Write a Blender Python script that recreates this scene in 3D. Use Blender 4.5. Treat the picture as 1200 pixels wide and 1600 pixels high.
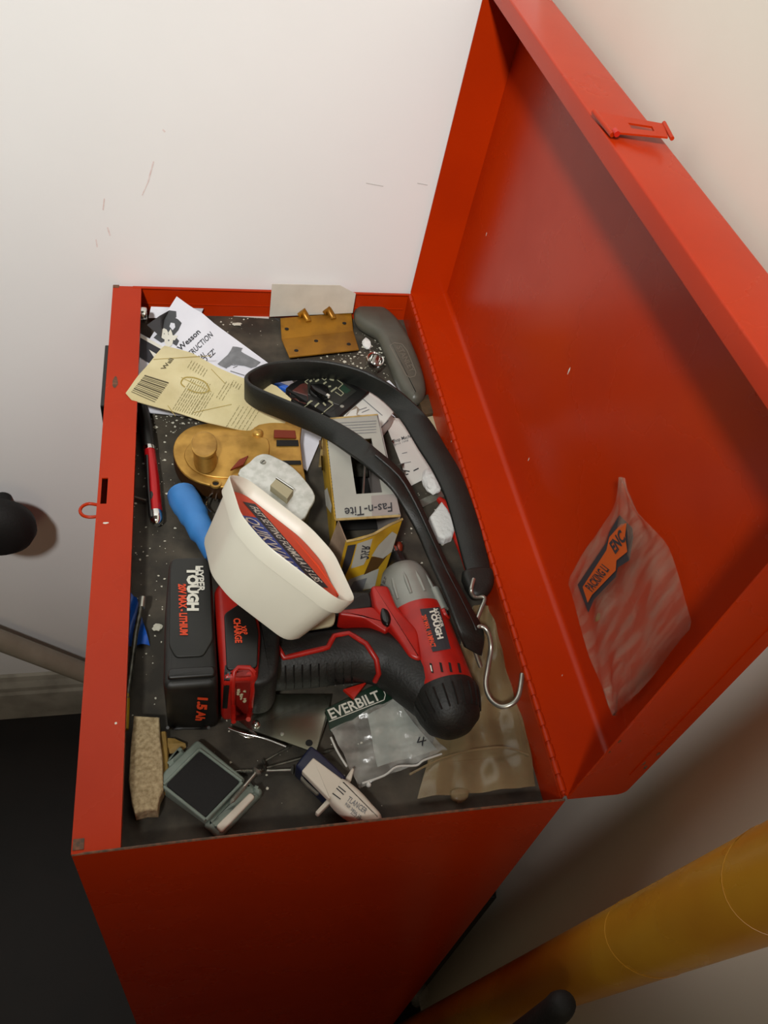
import bpy, math, random
from mathutils import Vector, Matrix
from mathutils.bvhtree import BVHTree
random.seed(7)
S = bpy.context.scene
for o in list(bpy.data.objects): bpy.data.objects.remove(o)

# ------------------------------------------------------------------ camera
FPX = 1303.11
CAM = Vector((0.084256, -0.19836, 0.552455))
RX = Vector((0.976128, -0.162608, 0.14399))
RD = Vector((-0.029562, -0.756245, -0.65362))
RF = Vector((0.215176, 0.63376, -0.742999))
cd = bpy.data.cameras.new('camera'); cam = bpy.data.objects.new('camera', cd)
S.collection.objects.link(cam); S.camera = cam
cd.sensor_fit = 'VERTICAL'; cd.sensor_height = 36; cd.lens = FPX/1600*36
cd.clip_start = .01; cd.clip_end = 30
m = Matrix.Identity(4)
for i in range(3):
    m[i][0] = RX[i]; m[i][1] = -RD[i]; m[i][2] = -RF[i]; m[i][3] = CAM[i]
cam.matrix_world = m

# ------------------------------------------------------------------ light
def hx(s):
    v = [int(s[i:i+2], 16)/255 for i in (0, 2, 4)]
    return tuple((c/12.92 if c <= .04045 else ((c+.055)/1.055)**2.4) for c in v)
w = bpy.data.worlds.new('room_ambient'); S.world = w; w.use_nodes = True
w.node_tree.nodes['Background'].inputs[0].default_value = (1.0, .84, .60, 1)
w.node_tree.nodes['Background'].inputs[1].default_value = .075
def spot(name, loc, aim, power, size, blend, col, rad):
    l = bpy.data.lights.new(name, 'SPOT'); l.energy = power; l.spot_size = math.radians(size); l.spot_blend = blend
    l.color = col; l.shadow_soft_size = rad
    o = bpy.data.objects.new(name, l); S.collection.objects.link(o); o.location = loc
    o.rotation_euler = (Vector(aim)-Vector(loc)).to_track_quat('-Z', 'Y').to_euler()
    return o
spot('room_lamp', (-.45, -1.05, 1.80), (.05, .80, 1.42), 252, 104, .62, (1.0, .995, .965), .10)
bl_ = bpy.data.lights.new('warm_fill', 'POINT'); bl_.energy = 9; bl_.color = (1, .76, .42); bl_.shadow_soft_size = .30
bo_ = bpy.data.objects.new('warm_fill', bl_); S.collection.objects.link(bo_); bo_.location = (-.25, -1.75, .65)  # fill light added behind the camera to lift near panel, right wall and tube
S.view_settings.view_transform = 'Standard'; S.view_settings.look = 'None'
S.view_settings.exposure = -.14; S.view_settings.gamma = 1; S.view_settings.use_curve_mapping = False

# ------------------------------------------------------------------ helpers
def ray(x, y): return RX*((x-600)/FPX) + RD*((y-800)/FPX) + RF
def P(x, y, z=0.0):
    d = ray(x, y); return CAM + d*((z-CAM.z)/d.z)
def PX(x, y, X):
    d = ray(x, y); return CAM + d*((X-CAM.x)/d.x)
def PY(x, y, Y):
    d = ray(x, y); return CAM + d*((Y-CAM.y)/d.y)
REG = {}
def tag(o, label=None, cat=None, group=None, kind=None):
    if label: o['label'] = label
    if cat: o['category'] = cat
    if group: o['group'] = group
    if kind: o['kind'] = kind
    return o
def root(name, loc, label, cat, group=None):
    o = bpy.data.objects.new(name, None); S.collection.objects.link(o); o.location = loc
    o.empty_display_size = .01
    return tag(o, label, cat, group)
def base_of(o):
    v = Vector((0, 0, 0))
    while o: v += Vector(o.location); o = o.parent
    return v
def mk(name, vf, mat, parent=None, smooth=False, bevel=0):
    vs, fs = vf; vs = [Vector(v) for v in vs]
    me = bpy.data.meshes.new(name)
    if parent: org = base_of(parent)
    else:
        org = sum(vs, Vector())/len(vs); org.z = min(v.z for v in vs)
    me.from_pydata([v-org for v in vs], [], fs); me.update()
    if smooth:
        for p in me.polygons: p.use_smooth = True
        try: me.set_sharp_from_angle(angle=math.radians(50))
        except Exception: pass
    o = bpy.data.objects.new(name, me); S.collection.objects.link(o)
    if parent: o.parent = parent
    else: o.location = org
    me.materials.append(mat)
    if bevel:
        b = o.modifiers.new('bevel', 'BEVEL'); b.width = bevel; b.segments = 2; b.limit_method = 'ANGLE'
    REG[o.name] = (vs, fs)
    return o
def join(*parts):
    V = []; F = []
    for v, f in parts:
        n = len(V); V += list(v); F += [tuple(i+n for i in q) for q in f]
    return V, F
BF = [(0, 3, 2, 1), (4, 5, 6, 7), (0, 1, 5, 4), (1, 2, 6, 5), (2, 3, 7, 6), (3, 0, 4, 7)]
def box(x0, x1, y0, y1, z0, z1):
    return [Vector(p) for p in ((x0,y0,z0),(x1,y0,z0),(x1,y1,z0),(x0,y1,z0),(x0,y0,z1),(x1,y0,z1),(x1,y1,z1),(x0,y1,z1))], BF
def fbox(O, A, B, C, a0, a1, b0, b1, c0, c1):   # box in a frame
    f = lambda a, b, c: O + A*a + B*b + C*c
    return [f(a0,b0,c0), f(a1,b0,c0), f(a1,b1,c0), f(a0,b1,c0), f(a0,b0,c1), f(a1,b0,c1), f(a1,b1,c1), f(a0,b1,c1)], BF
def prism(pts, vec):
    """polygon pts extruded by vec"""
    pts = [Vector(p) for p in pts]; n = len(pts); vec = Vector(vec)
    V = pts + [p+vec for p in pts]
    F = [tuple(range(n))[::-1], tuple(range(n, 2*n))] + [(i, (i+1) % n, n+(i+1) % n, n+i) for i in range(n)]
    return V, F
def frames(path):
    path = [Vector(p) for p in path]; out = []
    T = []
    for i in range(len(path)):
        a = path[max(i-1, 0)]; b = path[min(i+1, len(path)-1)]
        T.append((b-a).normalized())
    n = T[0].orthogonal().normalized()
    for i, t in enumerate(T):
        n = (n - t*n.dot(t)).normalized(); out.append((path[i], t, n, t.cross(n)))
    return out
def tube(path, r, seg=10, cap=True):
    fr = frames(path); V = []; F = []
    for i, (p, t, n, b) in enumerate(fr):
        rr = r[i] if isinstance(r, (list, tuple)) else r
        for k in range(seg):
            a = 2*math.pi*k/seg; V.append(p + n*math.cos(a)*rr + b*math.sin(a)*rr)
    for i in range(len(fr)-1):
        for k in range(seg):
            k2 = (k+1) % seg; F.append((i*seg+k, i*seg+k2, (i+1)*seg+k2, (i+1)*seg+k))
    if cap: F.append(tuple(range(seg))[::-1]); F.append(tuple((len(fr)-1)*seg+k for k in range(seg)))
    return V, F
def lathe(A, axis, prof, seg=28, cap=True):
    A = Vector(A); t = Vector(axis).normalized(); n = t.orthogonal().normalized(); b = t.cross(n)
    V = []; F = []
    for s, r in prof:
        for k in range(seg):
            a = 2*math.pi*k/seg; V.append(A + t*s + (n*math.cos(a)+b*math.sin(a))*max(r, 1e-5))
    for i in range(len(prof)-1):
        for k in range(seg):
            k2 = (k+1) % seg; F.append((i*seg+k, i*seg+k2, (i+1)*seg+k2, (i+1)*seg+k))
    if cap: F.append(tuple(range(seg))[::-1]); F.append(tuple((len(prof)-1)*seg+k for k in range(seg)))
    return V, F
def catmull(pts, n=4, closed=False):
    pts = [Vector(p) for p in pts]; N = len(pts); out = []
    rng = range(N) if closed else range(N-1)
    for i in rng:
        g = (lambda k: pts[k % N]) if closed else (lambda k: pts[min(max(k, 0), N-1)])
        p0, p1, p2, p3 = g(i-1), g(i), g(i+1), g(i+2)
        for k in range(n):
            t = k/n
            out.append(.5*((2*p1)+(p2-p0)*t+(2*p0-5*p1+4*p2-p3)*t*t+(3*p1-p0-3*p2+p3)*t**3))
    if not closed: out.append(pts[-1])
    return out
def roundpoly(pts, r, n=3):
    """round the corners of closed polygon (world vectors)"""
    pts = [Vector(p) for p in pts]; N = len(pts); out = []
    for i in range(N):
        p = pts[i]; a = pts[i-1]-p; b = pts[(i+1) % N]-p
        ra = min(r, a.length*.45); rb = min(r, b.length*.45)
        pa = p+a.normalized()*ra; pb = p+b.normalized()*rb
        for k in range(n+1):
            t = k/n; out.append(pa*(1-t)**2 + p*2*t*(1-t) + pb*t*t)
    return out
def inset(loop, d, N=Vector((0, 0, 1))):
    n = len(loop); A = Vector()
    c = sum(loop, Vector())/n
    for i in range(n): A += (loop[i]-c).cross(loop[(i+1) % n]-c)
    s = 1 if A.dot(N) > 0 else -1; out = []
    for i in range(n):
        e = loop[(i+1) % n]-loop[i-1]
        if e.length < 1e-7: out.append(loop[i].copy()); continue
        out.append(loop[i] + N.cross(e).normalized()*s*d)
    return out
def pillow(loop, hh, r, N=Vector((0, 0, 1)), n=4, bottom=True):
    """closed loop in the mid plane, half height hh, edge rounding inset r"""
    loop = [Vector(p) for p in loop]; L = []; 
    angs = [math.pi/2*(-1+2*k/(2*n)) for k in range(2*n+1)]
    if not bottom: angs = [-math.pi/2*.0] + [math.pi/2*k/n for k in range(n+1)]
    if hh > r*1.01:   # straight side + rounded edges
        hs = []
        for k in range(n+1): a = -math.pi/2 + math.pi/2*k/n; hs.append((-(hh-r)+r*math.sin(a), r*(1-math.cos(a))))
        for k in range(n+1): a = math.pi/2*k/n; hs.append(((hh-r)+r*math.sin(a), r*(1-math.cos(a))))
    else:
        hs = [(hh*math.sin(a), r*(1-math.cos(a))) for a in angs]
    m_ = len(loop); V = []; F = []
    for h, d in hs:
        V += [p+N*h for p in inset(loop, d, N)]
    for i in range(len(hs)-1):
        for k in range(m_):
            k2 = (k+1) % m_; F.append((i*m_+k, i*m_+k2, (i+1)*m_+k2, (i+1)*m_+k))
    F.append(tuple(range(m_))[::-1]); F.append(tuple((len(hs)-1)*m_+k for k in range(m_)))
    return V, F
def resample(pl, n):
    pl = [Vector(p) for p in pl]; d = [0]
    for i in range(1, len(pl)): d.append(d[-1]+(pl[i]-pl[i-1]).length)
    out = []
    for k in range(n+1):
        t = d[-1]*k/n; i = 1
        while i < len(pl)-1 and d[i] < t: i += 1
        u = (t-d[i-1])/max(d[i]-d[i-1], 1e-9); out.append(pl[i-1].lerp(pl[i], min(max(u, 0), 1)))
    return out
def ruled(top, bot, n=20, mm=10, disp=None, thk=.0004):
    """sheet between two world polylines; disp(s,t)->Vector offset; given thickness downwards along its normal"""
    A = resample(top, n); B = resample(bot, n); V = []; F = []
    for j in range(mm+1):
        for i in range(n+1):
            p = A[i].lerp(B[i], j/mm)
            if disp: p = p + disp(i/n, j/mm)
            V.append(p)
    W = n+1; nv = len(V)
    nor = (A[-1]-A[0]).cross(B[n//2]-A[n//2]).normalized()
    if nor.dot(CAM-A[0]) < 0: nor = -nor
    V += [p-nor*thk for p in V]
    for j in range(mm):
        for i in range(n):
            a = j*W+i; q = (a, a+W, a+W+1, a+1); F.append(q); F.append(tuple(nv+k for k in q[::-1]))
    rim = [i for i in range(W)] + [j*W+n for j in range(1, mm+1)] + [mm*W+i for i in range(n-1, -1, -1)] + [j*W for j in range(mm-1, 0, -1)]
    for k in range(len(rim)):
        a, b = rim[k], rim[(k+1) % len(rim)]; F.append((a, b, nv+b, nv+a))
    return V, F
def band(pairs, thk, n=4):
    """strap: list of (edgeA, edgeB) world points, closed cross-section of thickness thk"""
    A = catmull([p[0] for p in pairs], n); B = catmull([p[1] for p in pairs], n); V = []; F = []
    N = len(A)
    for i in range(N):
        t = (A[min(i+1, N-1)]+B[min(i+1, N-1)]-A[max(i-1, 0)]-B[max(i-1, 0)]).normalized()
        wv = (A[i]-B[i]).normalized(); nn = t.cross(wv).normalized()*thk/2; e = wv*thk*.3
        V += [A[i]+nn-e, A[i]+nn*.4, A[i]-nn*.4, A[i]-nn-e, B[i]-nn+e, B[i]-nn*.4, B[i]+nn*.4, B[i]+nn+e]
    for i in range(N-1):
        for k in range(8):
            k2 = (k+1) % 8; F.append((i*8+k, (i+1)*8+k, (i+1)*8+k2, i*8+k2))
    F.append(tuple(range(8))); F.append(tuple((N-1)*8+k for k in range(7, -1, -1)))
    return V, F
BV = {}
def bvh(o):
    if o.name not in BV: BV[o.name] = BVHTree.FromPolygons(*REG[o.name])
    return BV[o.name]
def hit(x, y, tg, off=.0004, zdef=0.0, strict=False):
    d = ray(x, y).normalized()
    best = None
    for o in (tg if isinstance(tg, (list, tuple)) else [tg]):
        h = bvh(o).ray_cast(CAM, d)
        if h[0] is not None and (best is None or h[3] < best[1]):
            nn = h[1] if h[1].dot(d) < 0 else -h[1]; best = (h[0]+nn*off, h[3])
    return best[0] if best else (None if strict else P(x, y, zdef))
def quadpatch(name, q, mat, parent, tg, n=6, mm=6, off=.0004, thk=0.0):
    """print: px quad tl,tr,br,bl laid on the surface of tg"""
    V = []; F = []
    for j in range(mm+1):
        for i in range(n+1):
            s, t = i/n, j/mm
            x = (q[0][0]*(1-s)+q[1][0]*s)*(1-t)+(q[3][0]*(1-s)+q[2][0]*s)*t
            y = (q[0][1]*(1-s)+q[1][1]*s)*(1-t)+(q[3][1]*(1-s)+q[2][1]*s)*t
            V.append(hit(x, y, tg, off))
    for j in range(mm):
        for i in range(n): a = j*(n+1)+i; F.append((a, a+n+1, a+n+2, a+1))
    return mk(name, (V, F), mat, parent)
def polypatch(name, pts, mat, parent, tg, off=.0004):
    """print: px polygon laid on (near flat) surface, fan from finely divided outline"""
    V = []
    for i in range(len(pts)):
        a, b = pts[i], pts[(i+1) % len(pts)]
        for k in range(4):
            t = k/4; V.append(hit(a[0]*(1-t)+b[0]*t, a[1]*(1-t)+b[1]*t, tg, off, strict=True))
    V = [v for v in V if v is not None]
    return mk(name, (V, [tuple(range(len(V)))]), mat, parent)
def lines(name, segs, wpx, mat, parent, tg, off=.0004, n=4):
    V = []; F = []
    for (x0, y0, x1, y1) in segs:
        dx, dy = x1-x0, y1-y0; L = math.hypot(dx, dy) or 1; nx, ny = -dy/L*wpx/2, dx/L*wpx/2; b = len(V)
        for i in range(n+1):
            t = i/n; x = x0+dx*t; y = y0+dy*t
            V += [hit(x+nx, y+ny, tg, off), hit(x-nx, y-ny, tg, off)]
        for i in range(n): a = b+2*i; F.append((a, a+1, a+3, a+2))
    return mk(name, (V, F), mat, parent)
def text(body, p0, p1, p2, mat, parent, tg, off=.0005, bold=0.0, name='lettering', shear=0):
    """p0 baseline start px, p1 baseline end px, p2 cap-top at start px"""
    c = bpy.data.curves.new('t', 'FONT'); c.body = body; c.resolution_u = 2; c.offset = bold; c.shear = shear
    o = bpy.data.objects.new('t', c); S.collection.objects.link(o)
    dg = bpy.context.evaluated_depsgraph_get(); me = bpy.data.meshes.new_from_object(o.evaluated_get(dg))
    vs = [v.co.copy() for v in me.vertices]; fs = [tuple(p.vertices) for p in me.polygons]
    bpy.data.objects.remove(o); bpy.data.meshes.remove(me); bpy.data.curves.remove(c)
    x0 = min(v.x for v in vs); x1 = max(v.x for v in vs); H = .69
    V = []
    for v in vs:
        s = (v.x-x0)/(x1-x0); t = v.y/H
        V.append(hit(p0[0]+(p1[0]-p0[0])*s+(p2[0]-p0[0])*t, p0[1]+(p1[1]-p0[1])*s+(p2[1]-p0[1])*t, tg, off))
    return mk(name, (V, fs), mat, parent)
def copyobj(o, parent=None, loc=None):
    c = o.copy(); S.collection.objects.link(c)
    if parent: c.parent = parent
    if loc is not None: c.location = loc
    return c
def blob(c, r, seed, sub=2, sc=(1, 1, 1), rough=.25):
    import bmesh
    bm = bmesh.new(); bmesh.ops.create_icosphere(bm, subdivisions=sub, radius=1)
    rn = random.Random(seed); V = []
    for v in bm.verts:
        k = 1+(rn.random()-.5)*rough; V.append(Vector(c)+Vector((v.co.x*sc[0], v.co.y*sc[1], v.co.z*sc[2]))*r*k)
    F = [tuple(x.index for x in f.verts) for f in bm.faces]; bm.free()
    return V, F

# ------------------------------------------------------------------ materials
def mat(name, col, rough=.5, metal=0, col2=None, nscale=40, lo=.4, hi=.65, bump=0, bscale=200, spec=.5, alpha=1, trans=0, coat=0, stretch=None, alpha2=None, rough2=None, detail=5):
    m_ = bpy.data.materials.new(name); m_.use_nodes = True; nt = m_.node_tree; N = nt.nodes; L = nt.links
    b = N['Principled BSDF']; c1 = hx(col)
    b.inputs['Base Color'].default_value = (*c1, 1); b.inputs['Roughness'].default_value = rough
    b.inputs['Metallic'].default_value = metal; b.inputs['Specular IOR Level'].default_value = spec
    b.inputs['Alpha'].default_value = alpha; b.inputs['Transmission Weight'].default_value = trans
    b.inputs['Coat Weight'].default_value = coat
    tc = N.new('ShaderNodeTexCoord'); mp = N.new('ShaderNodeMapping'); L.new(tc.outputs['Object'], mp.inputs[0])
    if stretch: mp.inputs['Scale'].default_value = stretch
    if col2:
        n = N.new('ShaderNodeTexNoise'); n.inputs['Scale'].default_value = nscale; n.inputs['Detail'].default_value = detail
        L.new(mp.outputs[0], n.inputs[0])
        r = N.new('ShaderNodeValToRGB'); r.color_ramp.elements[0].position = lo; r.color_ramp.elements[1].position = hi
        r.color_ramp.elements[0].color = (*c1, 1); r.color_ramp.elements[1].color = (*hx(col2), 1)
        L.new(n.outputs[0], r.inputs[0]); L.new(r.outputs[0], b.inputs['Base Color'])
        if rough2 is not None:
            mr = N.new('ShaderNodeMapRange'); L.new(n.outputs[0], mr.inputs[0])
            mr.inputs[1].default_value = lo; mr.inputs[2].default_value = hi; mr.inputs[3].default_value = rough; mr.inputs[4].default_value = rough2
            L.new(mr.outputs[0], b.inputs['Roughness'])
    if alpha2 is not None:
        n3 = N.new('ShaderNodeTexNoise'); n3.inputs['Scale'].default_value = 60; n3.inputs['Detail'].default_value = 6; L.new(mp.outputs[0], n3.inputs[0])
        r3 = N.new('ShaderNodeMapRange'); L.new(n3.outputs[0], r3.inputs[0]); r3.inputs[1].default_value = .42; r3.inputs[2].default_value = .68
        r3.inputs[3].default_value = alpha; r3.inputs[4].default_value = alpha2; L.new(r3.outputs[0], b.inputs['Alpha'])
    if bump:
        n2 = N.new('ShaderNodeTexNoise'); n2.inputs['Scale'].default_value = bscale; n2.inputs['Detail'].default_value = 4
        L.new(mp.outputs[0], n2.inputs[0])
        bp = N.new('ShaderNodeBump'); bp.inputs['Strength'].default_value = bump; bp.inputs['Distance'].default_value = .001
        L.new(n2.outputs[0], bp.inputs['Height']); L.new(bp.outputs[0], b.inputs['Normal'])
    return m_
M = {}
M['red'] = mat('red_enamel', 'b02e03', .24, col2='a42803', nscale=9, lo=.35, hi=.75, bump=.04, bscale=60, spec=.22, rough2=.34)
M['redworn'] = mat('worn_paint_chip', '4a3626', .6, col2='7a4a30', nscale=300)
M['wallw'] = mat('white_wall_paint', 'ebebea', .55, col2='e4e4e3', nscale=4, lo=.3, hi=.8, bump=.05, bscale=90)
M['wallr'] = mat('cream_wall_paint', 'e6e0d4', .5, col2='ddd6c8', nscale=5, lo=.3, hi=.8, bump=.05, bscale=90)
M['crack'] = mat('plaster_crack', 'c4c3c0', .7)
M['scuff'] = mat('scuff_mark', 'dcc8c4', .6, col2='e4dad8', nscale=200)
M['floor'] = mat('dark_floor', '150d09', .5, col2='0a0604', nscale=12)
M['base'] = mat('grey_baseboard', 'a8a498', .5, col2='8d897e', nscale=20)
M['tray'] = mat('grimy_board', '2e2a22', .75, col2='4f483c', nscale=38, lo=.38, hi=.72, bump=.5, bscale=160, detail=9)
M['chip'] = mat('white_chips', 'c8c5b4', .8)
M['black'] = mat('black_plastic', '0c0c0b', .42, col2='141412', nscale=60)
M['blackg'] = mat('black_gloss', '0a0a0a', .2)
M['grip'] = mat('black_rubber_grip', '0d0d0b', .55, col2='171714', nscale=90, bump=.35, bscale=500)
M['rubber'] = mat('strap_rubber', '121411', .5, col2='191b17', nscale=50, bump=.25, bscale=700)
M['batt'] = mat('battery_plastic', '0f0f0d', .5, col2='1c1a16', nscale=45, lo=.45, hi=.7)
M['batttop'] = mat('battery_label_panel', '191a17', .5, col2='151613', nscale=45)
M['dred'] = mat('driver_red_plastic', 'a81a10', .38, col2='981710', nscale=80)
M['silver'] = mat('silver_gearcase', '8f918a', .42, metal=.25, col2='80827b', nscale=30)
M['chrome'] = mat('chrome', 'd8d8d4', .14, metal=1)
M['steel'] = mat('zinc_steel', 'b4b4aa', .3, metal=.85, col2='9a9a90', nscale=80)
M['dsteel'] = mat('dull_steel', '6d6c62', .4, metal=.7, col2='3c3a32', nscale=120)
M['white'] = mat('white_print', 'd6d4c8', .6)
M['orange'] = mat('orange_print', 'd2421a', .6)
M['paper'] = mat('white_paper', 'd9dae2', .6, col2='d0d1da', nscale=15, bump=.1, bscale=40)
M['ink'] = mat('dark_ink', '2c2c31', .7)
M['pgrey'] = mat('dark_grey_print', '45474a', .7)
M['greyink'] = mat('grey_ink', '6b6d70', .7, col2='7b7d80', nscale=120)
M['fadeink'] = mat('faded_ink', '8f875e', .8)
M['fadeink2'] = mat('barcode_ink', '554d36', .8)
M['card'] = mat('yellowed_card', 'd2c89e', .7, col2='bbae80', nscale=22, lo=.35, hi=.75, bump=.3, bscale=60)
M['stain'] = mat('brown_stain', 'a08c48', .7)
M['gold'] = mat('gold_paint', 'a8761e', .42, metal=.55, col2='8c601a', nscale=40)
M['brass'] = mat('brass', 'c89c4c', .36, metal=.6, col2='8a6426', nscale=45, lo=.4, hi=.75, rough2=.5)
M['dbrass'] = mat('dark_brass', '3f250c', .5, metal=.4)
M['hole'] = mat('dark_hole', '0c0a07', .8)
M['greyp'] = mat('grey_handle_plastic', '56564c', .4, col2='4b4b42', nscale=30)
M['greyl'] = mat('grey_handle_inlay', '6a665a', .5)
M['whitep'] = mat('white_tub_plastic', 'dedbcb', .38, col2='d6d2c2', nscale=10, spec=.45)
M['blue'] = mat('blue_nitrile', '3c80c4', .5, col2='3272b4', nscale=30, bump=.15, bscale=90)
M['bluef'] = mat('blue_wrapper', '1c56b4', .35)
M['penred'] = mat('red_metal_barrel', 'b3141a', .22, metal=.3)
M['grit'] = mat('gritty_abrasive', '8d7a58', .85, col2='b5a27e', nscale=330, lo=.35, hi=.65, bump=1, bscale=420)
M['ochre'] = mat('ochre_wood', '97793a', .7, col2='7d6330', nscale=90)
M['ggreen'] = mat('greenish_grey_plastic', '78847a', .45, col2='6b766c', nscale=50)
M['pad'] = mat('black_pad', '0b0a09', .8, bump=.3, bscale=600)
M['zinc'] = mat('polished_zinc', 'c4c8ba', .22, metal=1, col2='aeb3a4', nscale=30)
M['strike'] = mat('galvanised_plate', 'd4d6d0', .38, metal=.4, col2='bfc2ba', nscale=120, lo=.4, hi=.6)
M['navy'] = mat('navy_plastic', '131a36', .4)
M['ivory'] = mat('ivory_plastic', 'cfc6b6', .45)
M['boxg'] = mat('grey_carton', 'a5a59b', .6, col2='989890', nscale=14)
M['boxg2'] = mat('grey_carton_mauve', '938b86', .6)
M['boxy'] = mat('yellow_carton', 'c09a1c', .55, col2='8f6d1a', nscale=25, lo=.4, hi=.7)
M['boxyb'] = mat('brown_print', '4a3210', .6)
M['kraft'] = mat('raw_card_edge', 'b29a63', .8, col2='8d7647', nscale=120)
M['kraftp'] = mat('bare_cardboard', '8c7763', .75, col2='6e5a48', nscale=30)
M['clear'] = mat('clear_plastic', 'd8d8d0', .16, alpha=.12, alpha2=.34, bump=1, bscale=80, spec=.8)
M['cleart'] = mat('tan_film', 'a08c66', .22, alpha=.5, col2='7e6c4c', nscale=22, bump=1, bscale=75, spec=.7)
M['clearb'] = mat('clear_film', 'b89a86', .2, alpha=.10, alpha2=.30, bump=1, bscale=35, spec=.8, stretch=(1, 2.4, .5))
M['clearp'] = mat('paper_in_bag', '9ba39c', .6, col2='8a928c', nscale=30)
M['green'] = mat('dark_green_header', '0e2a1c', .4)
M['foam'] = mat('white_foam', 'dcdcd8', .9, bump=1, bscale=260)
M['bred'] = mat('bright_red_plastic', 'b31d0c', .4)
M['tubec'] = mat('tube_cardboard', 'a4681c', .33, col2='c08c28', nscale=7, lo=.42, hi=.6, stretch=(1, 1, .5), rough2=.25)
M['pole'] = mat('pale_pole_paint', '9a9282', .45, col2='8b8373', nscale=20)
M['olabel'] = mat('orange_label', 'c4561c', .5)
M['meter'] = mat('meter_face', '22241f', .5, col2='2a2a25', nscale=40)
M['mred'] = mat('meter_red_zone', '55251d', .6, col2='3c2019', nscale=160)
M['mgreen'] = mat('meter_green_zone', '1f3a2a', .6)
M['mgold'] = mat('meter_print', '9c9c80', .6)
M['cork'] = mat('brown_wood_block', '4d3b22', .7, col2='2f2414', nscale=60)
M['beige'] = mat('beige_block', 'a29a7c', .7)
M['cream'] = mat('cream_label_card', 'cfcabd', .6, col2='c5c0b3', nscale=40)
M['lightw'] = mat('white_case', 'd0cfc8', .4)
M['taupe'] = mat('taupe_print', '8d8172', .6)
M['rustred'] = mat('rusty_red', '7a2a10', .5, metal=.3)
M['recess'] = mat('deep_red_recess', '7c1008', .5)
M['blackbody'] = mat('black_foam', '0b0a09', .75, bump=.5, bscale=300)

W, L, D = .33, .6064, .6
ZF = -.036
# ------------------------------------------------------------------ setting
tag(mk('floor', box(-1.6, .42, -1.6, .63, -.95, -.936), M['floor']), kind='structure')
wf = tag(mk('wall_far', box(-1.6, .42, .6125, .65, -.936, 1.5), M['wallw']), kind='structure')
wr = tag(mk('wall_right', box(.402, .44, -1.6, .6125, -.936, 1.5), M['wallr']), kind='structure')
prof = [(0, 0), (-.014, 0), (-.014, .085), (-.011, .092), (-.011, .104), (-.006, .118), (-.004, .13), (0, .135)]
tag(mk('baseboard_far', prism([(-1.6, .6123+a, -.936+b) for a, b in prof], (1.59, 0, 0)), M['base']), kind='structure')
for (x0, y0, x1, y1, wp) in [(240, 252, 231, 285, 3), (231, 285, 222, 305, 2), (163, 310, 161, 328, 2.5), (168, 355, 172, 368, 3), (150, 374, 152, 386, 2.5), (254, 202, 258, 206, 3)]:
    lines('scuff', [(x0, y0, x1, y1)], wp*.8, M['scuff'], wf, wf, .0003)
for (x0, y0, x1, y1) in [(572, 286, 599, 291), (652, 286, 668, 289)]:
    lines('paint_crack', [(x0, y0, x1, y1)], 1.3, M['crack'], wf, wf, .0003)

# ------------------------------------------------------------------ tool chest
chest = root('tool_chest', (W/2, L/2, -.936), 'open red painted steel tool chest full of hardware, lid leaning on the right wall', 'tool chest')
T = .0014
ya, yb = .2915, .3215
mk('front_panel', join(box(-.0005, T, .0005, L, -.93, -.0015)), M['red'], chest, bevel=.0005)
mk('front_flange', join(box(-.0005, .029, .0008, ya, -T, 0), box(-.0005, .029, yb, L-.0005, -T, 0), box(.0072, .029, ya, yb, -T, 0), box(-.0005, .0022, ya, yb, -T, 0),
    box(.0278, .029, .001, L-.001, -.007, -T)), M['red'], chest)
# far panel with a pressed crease
mk('far_panel', join(box(0, W, L-T, L+.0005, -.93, -.0012), box(.029, W-.004, L-T-.0008, L-T, -.0215, -.020), box(.02, W, L-T-.002, L, -.0012, .0004)), M['red'], chest, bevel=.0004)
# near panel, its top edge slightly wavy
def wav(x): return .0028*math.sin((x/W)*math.pi*1.0)**2 + .0012*math.sin(x/W*9) - .0008
xs = [i*W/24 for i in range(25)]
front = [(x, 0, wav(x)) for x in xs] + [(W, 0, -.93), (0, 0, -.93)]
npan = mk('near_panel', prism(front, (0, .0016, 0)), M['red'], chest)
mk('near_edge', tube([(x, .0008, wav(x)-.0001) for x in xs], .0009, 6), M['redworn'], chest)
mk('hinge_side_panel', join(box(W-T, W, .001, L, -.93, -.003)), M['red'], chest, bevel=.0004)
tray = mk('tray_board', box(.0015, W-T, .002, L-T, ZF-.006, ZF), M['tray'], chest)
ring = mk('padlock_staple', tube(catmull([P(x, y, -.0018) for x, y in [(153, 789), (139, 787), (129, 791), (125, 798), (129, 805), (139, 808), (153, 807)]], 3), .0014, 10), M['red'], chest, smooth=True)
mk('corner_cap', box(.0003, .007, .003, .010, .0001, .0006), M['redworn'], chest)
mk('corner_cap', box(-.0006, .006, L-.004, L+.001, -.006, .0006), M['redworn'], chest, bevel=.0005)
mk('front_edge_strip', box(-.005, -.0006, .42, .512, -.030, -.006), M['blackg'], chest, bevel=.001)  # thin black strip on the front face, just below the flange
# paint chips on the flange (wear with a shape of its own)
mk('rust_spot', blob(P(180, 598, .0002), .0032, 3, sc=(.7, 2.6, .06), rough=.5), M['redworn'], chest)
mk('paint_nick', blob(P(165, 817, .0002), .0016, 4, sc=(1.4, .6, .06), rough=.6), M['white'], chest)
mk('paint_nick', blob(P(181, 1130, .0002), .0009, 5, sc=(1, 1, .1)), M['white'], chest)
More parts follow.
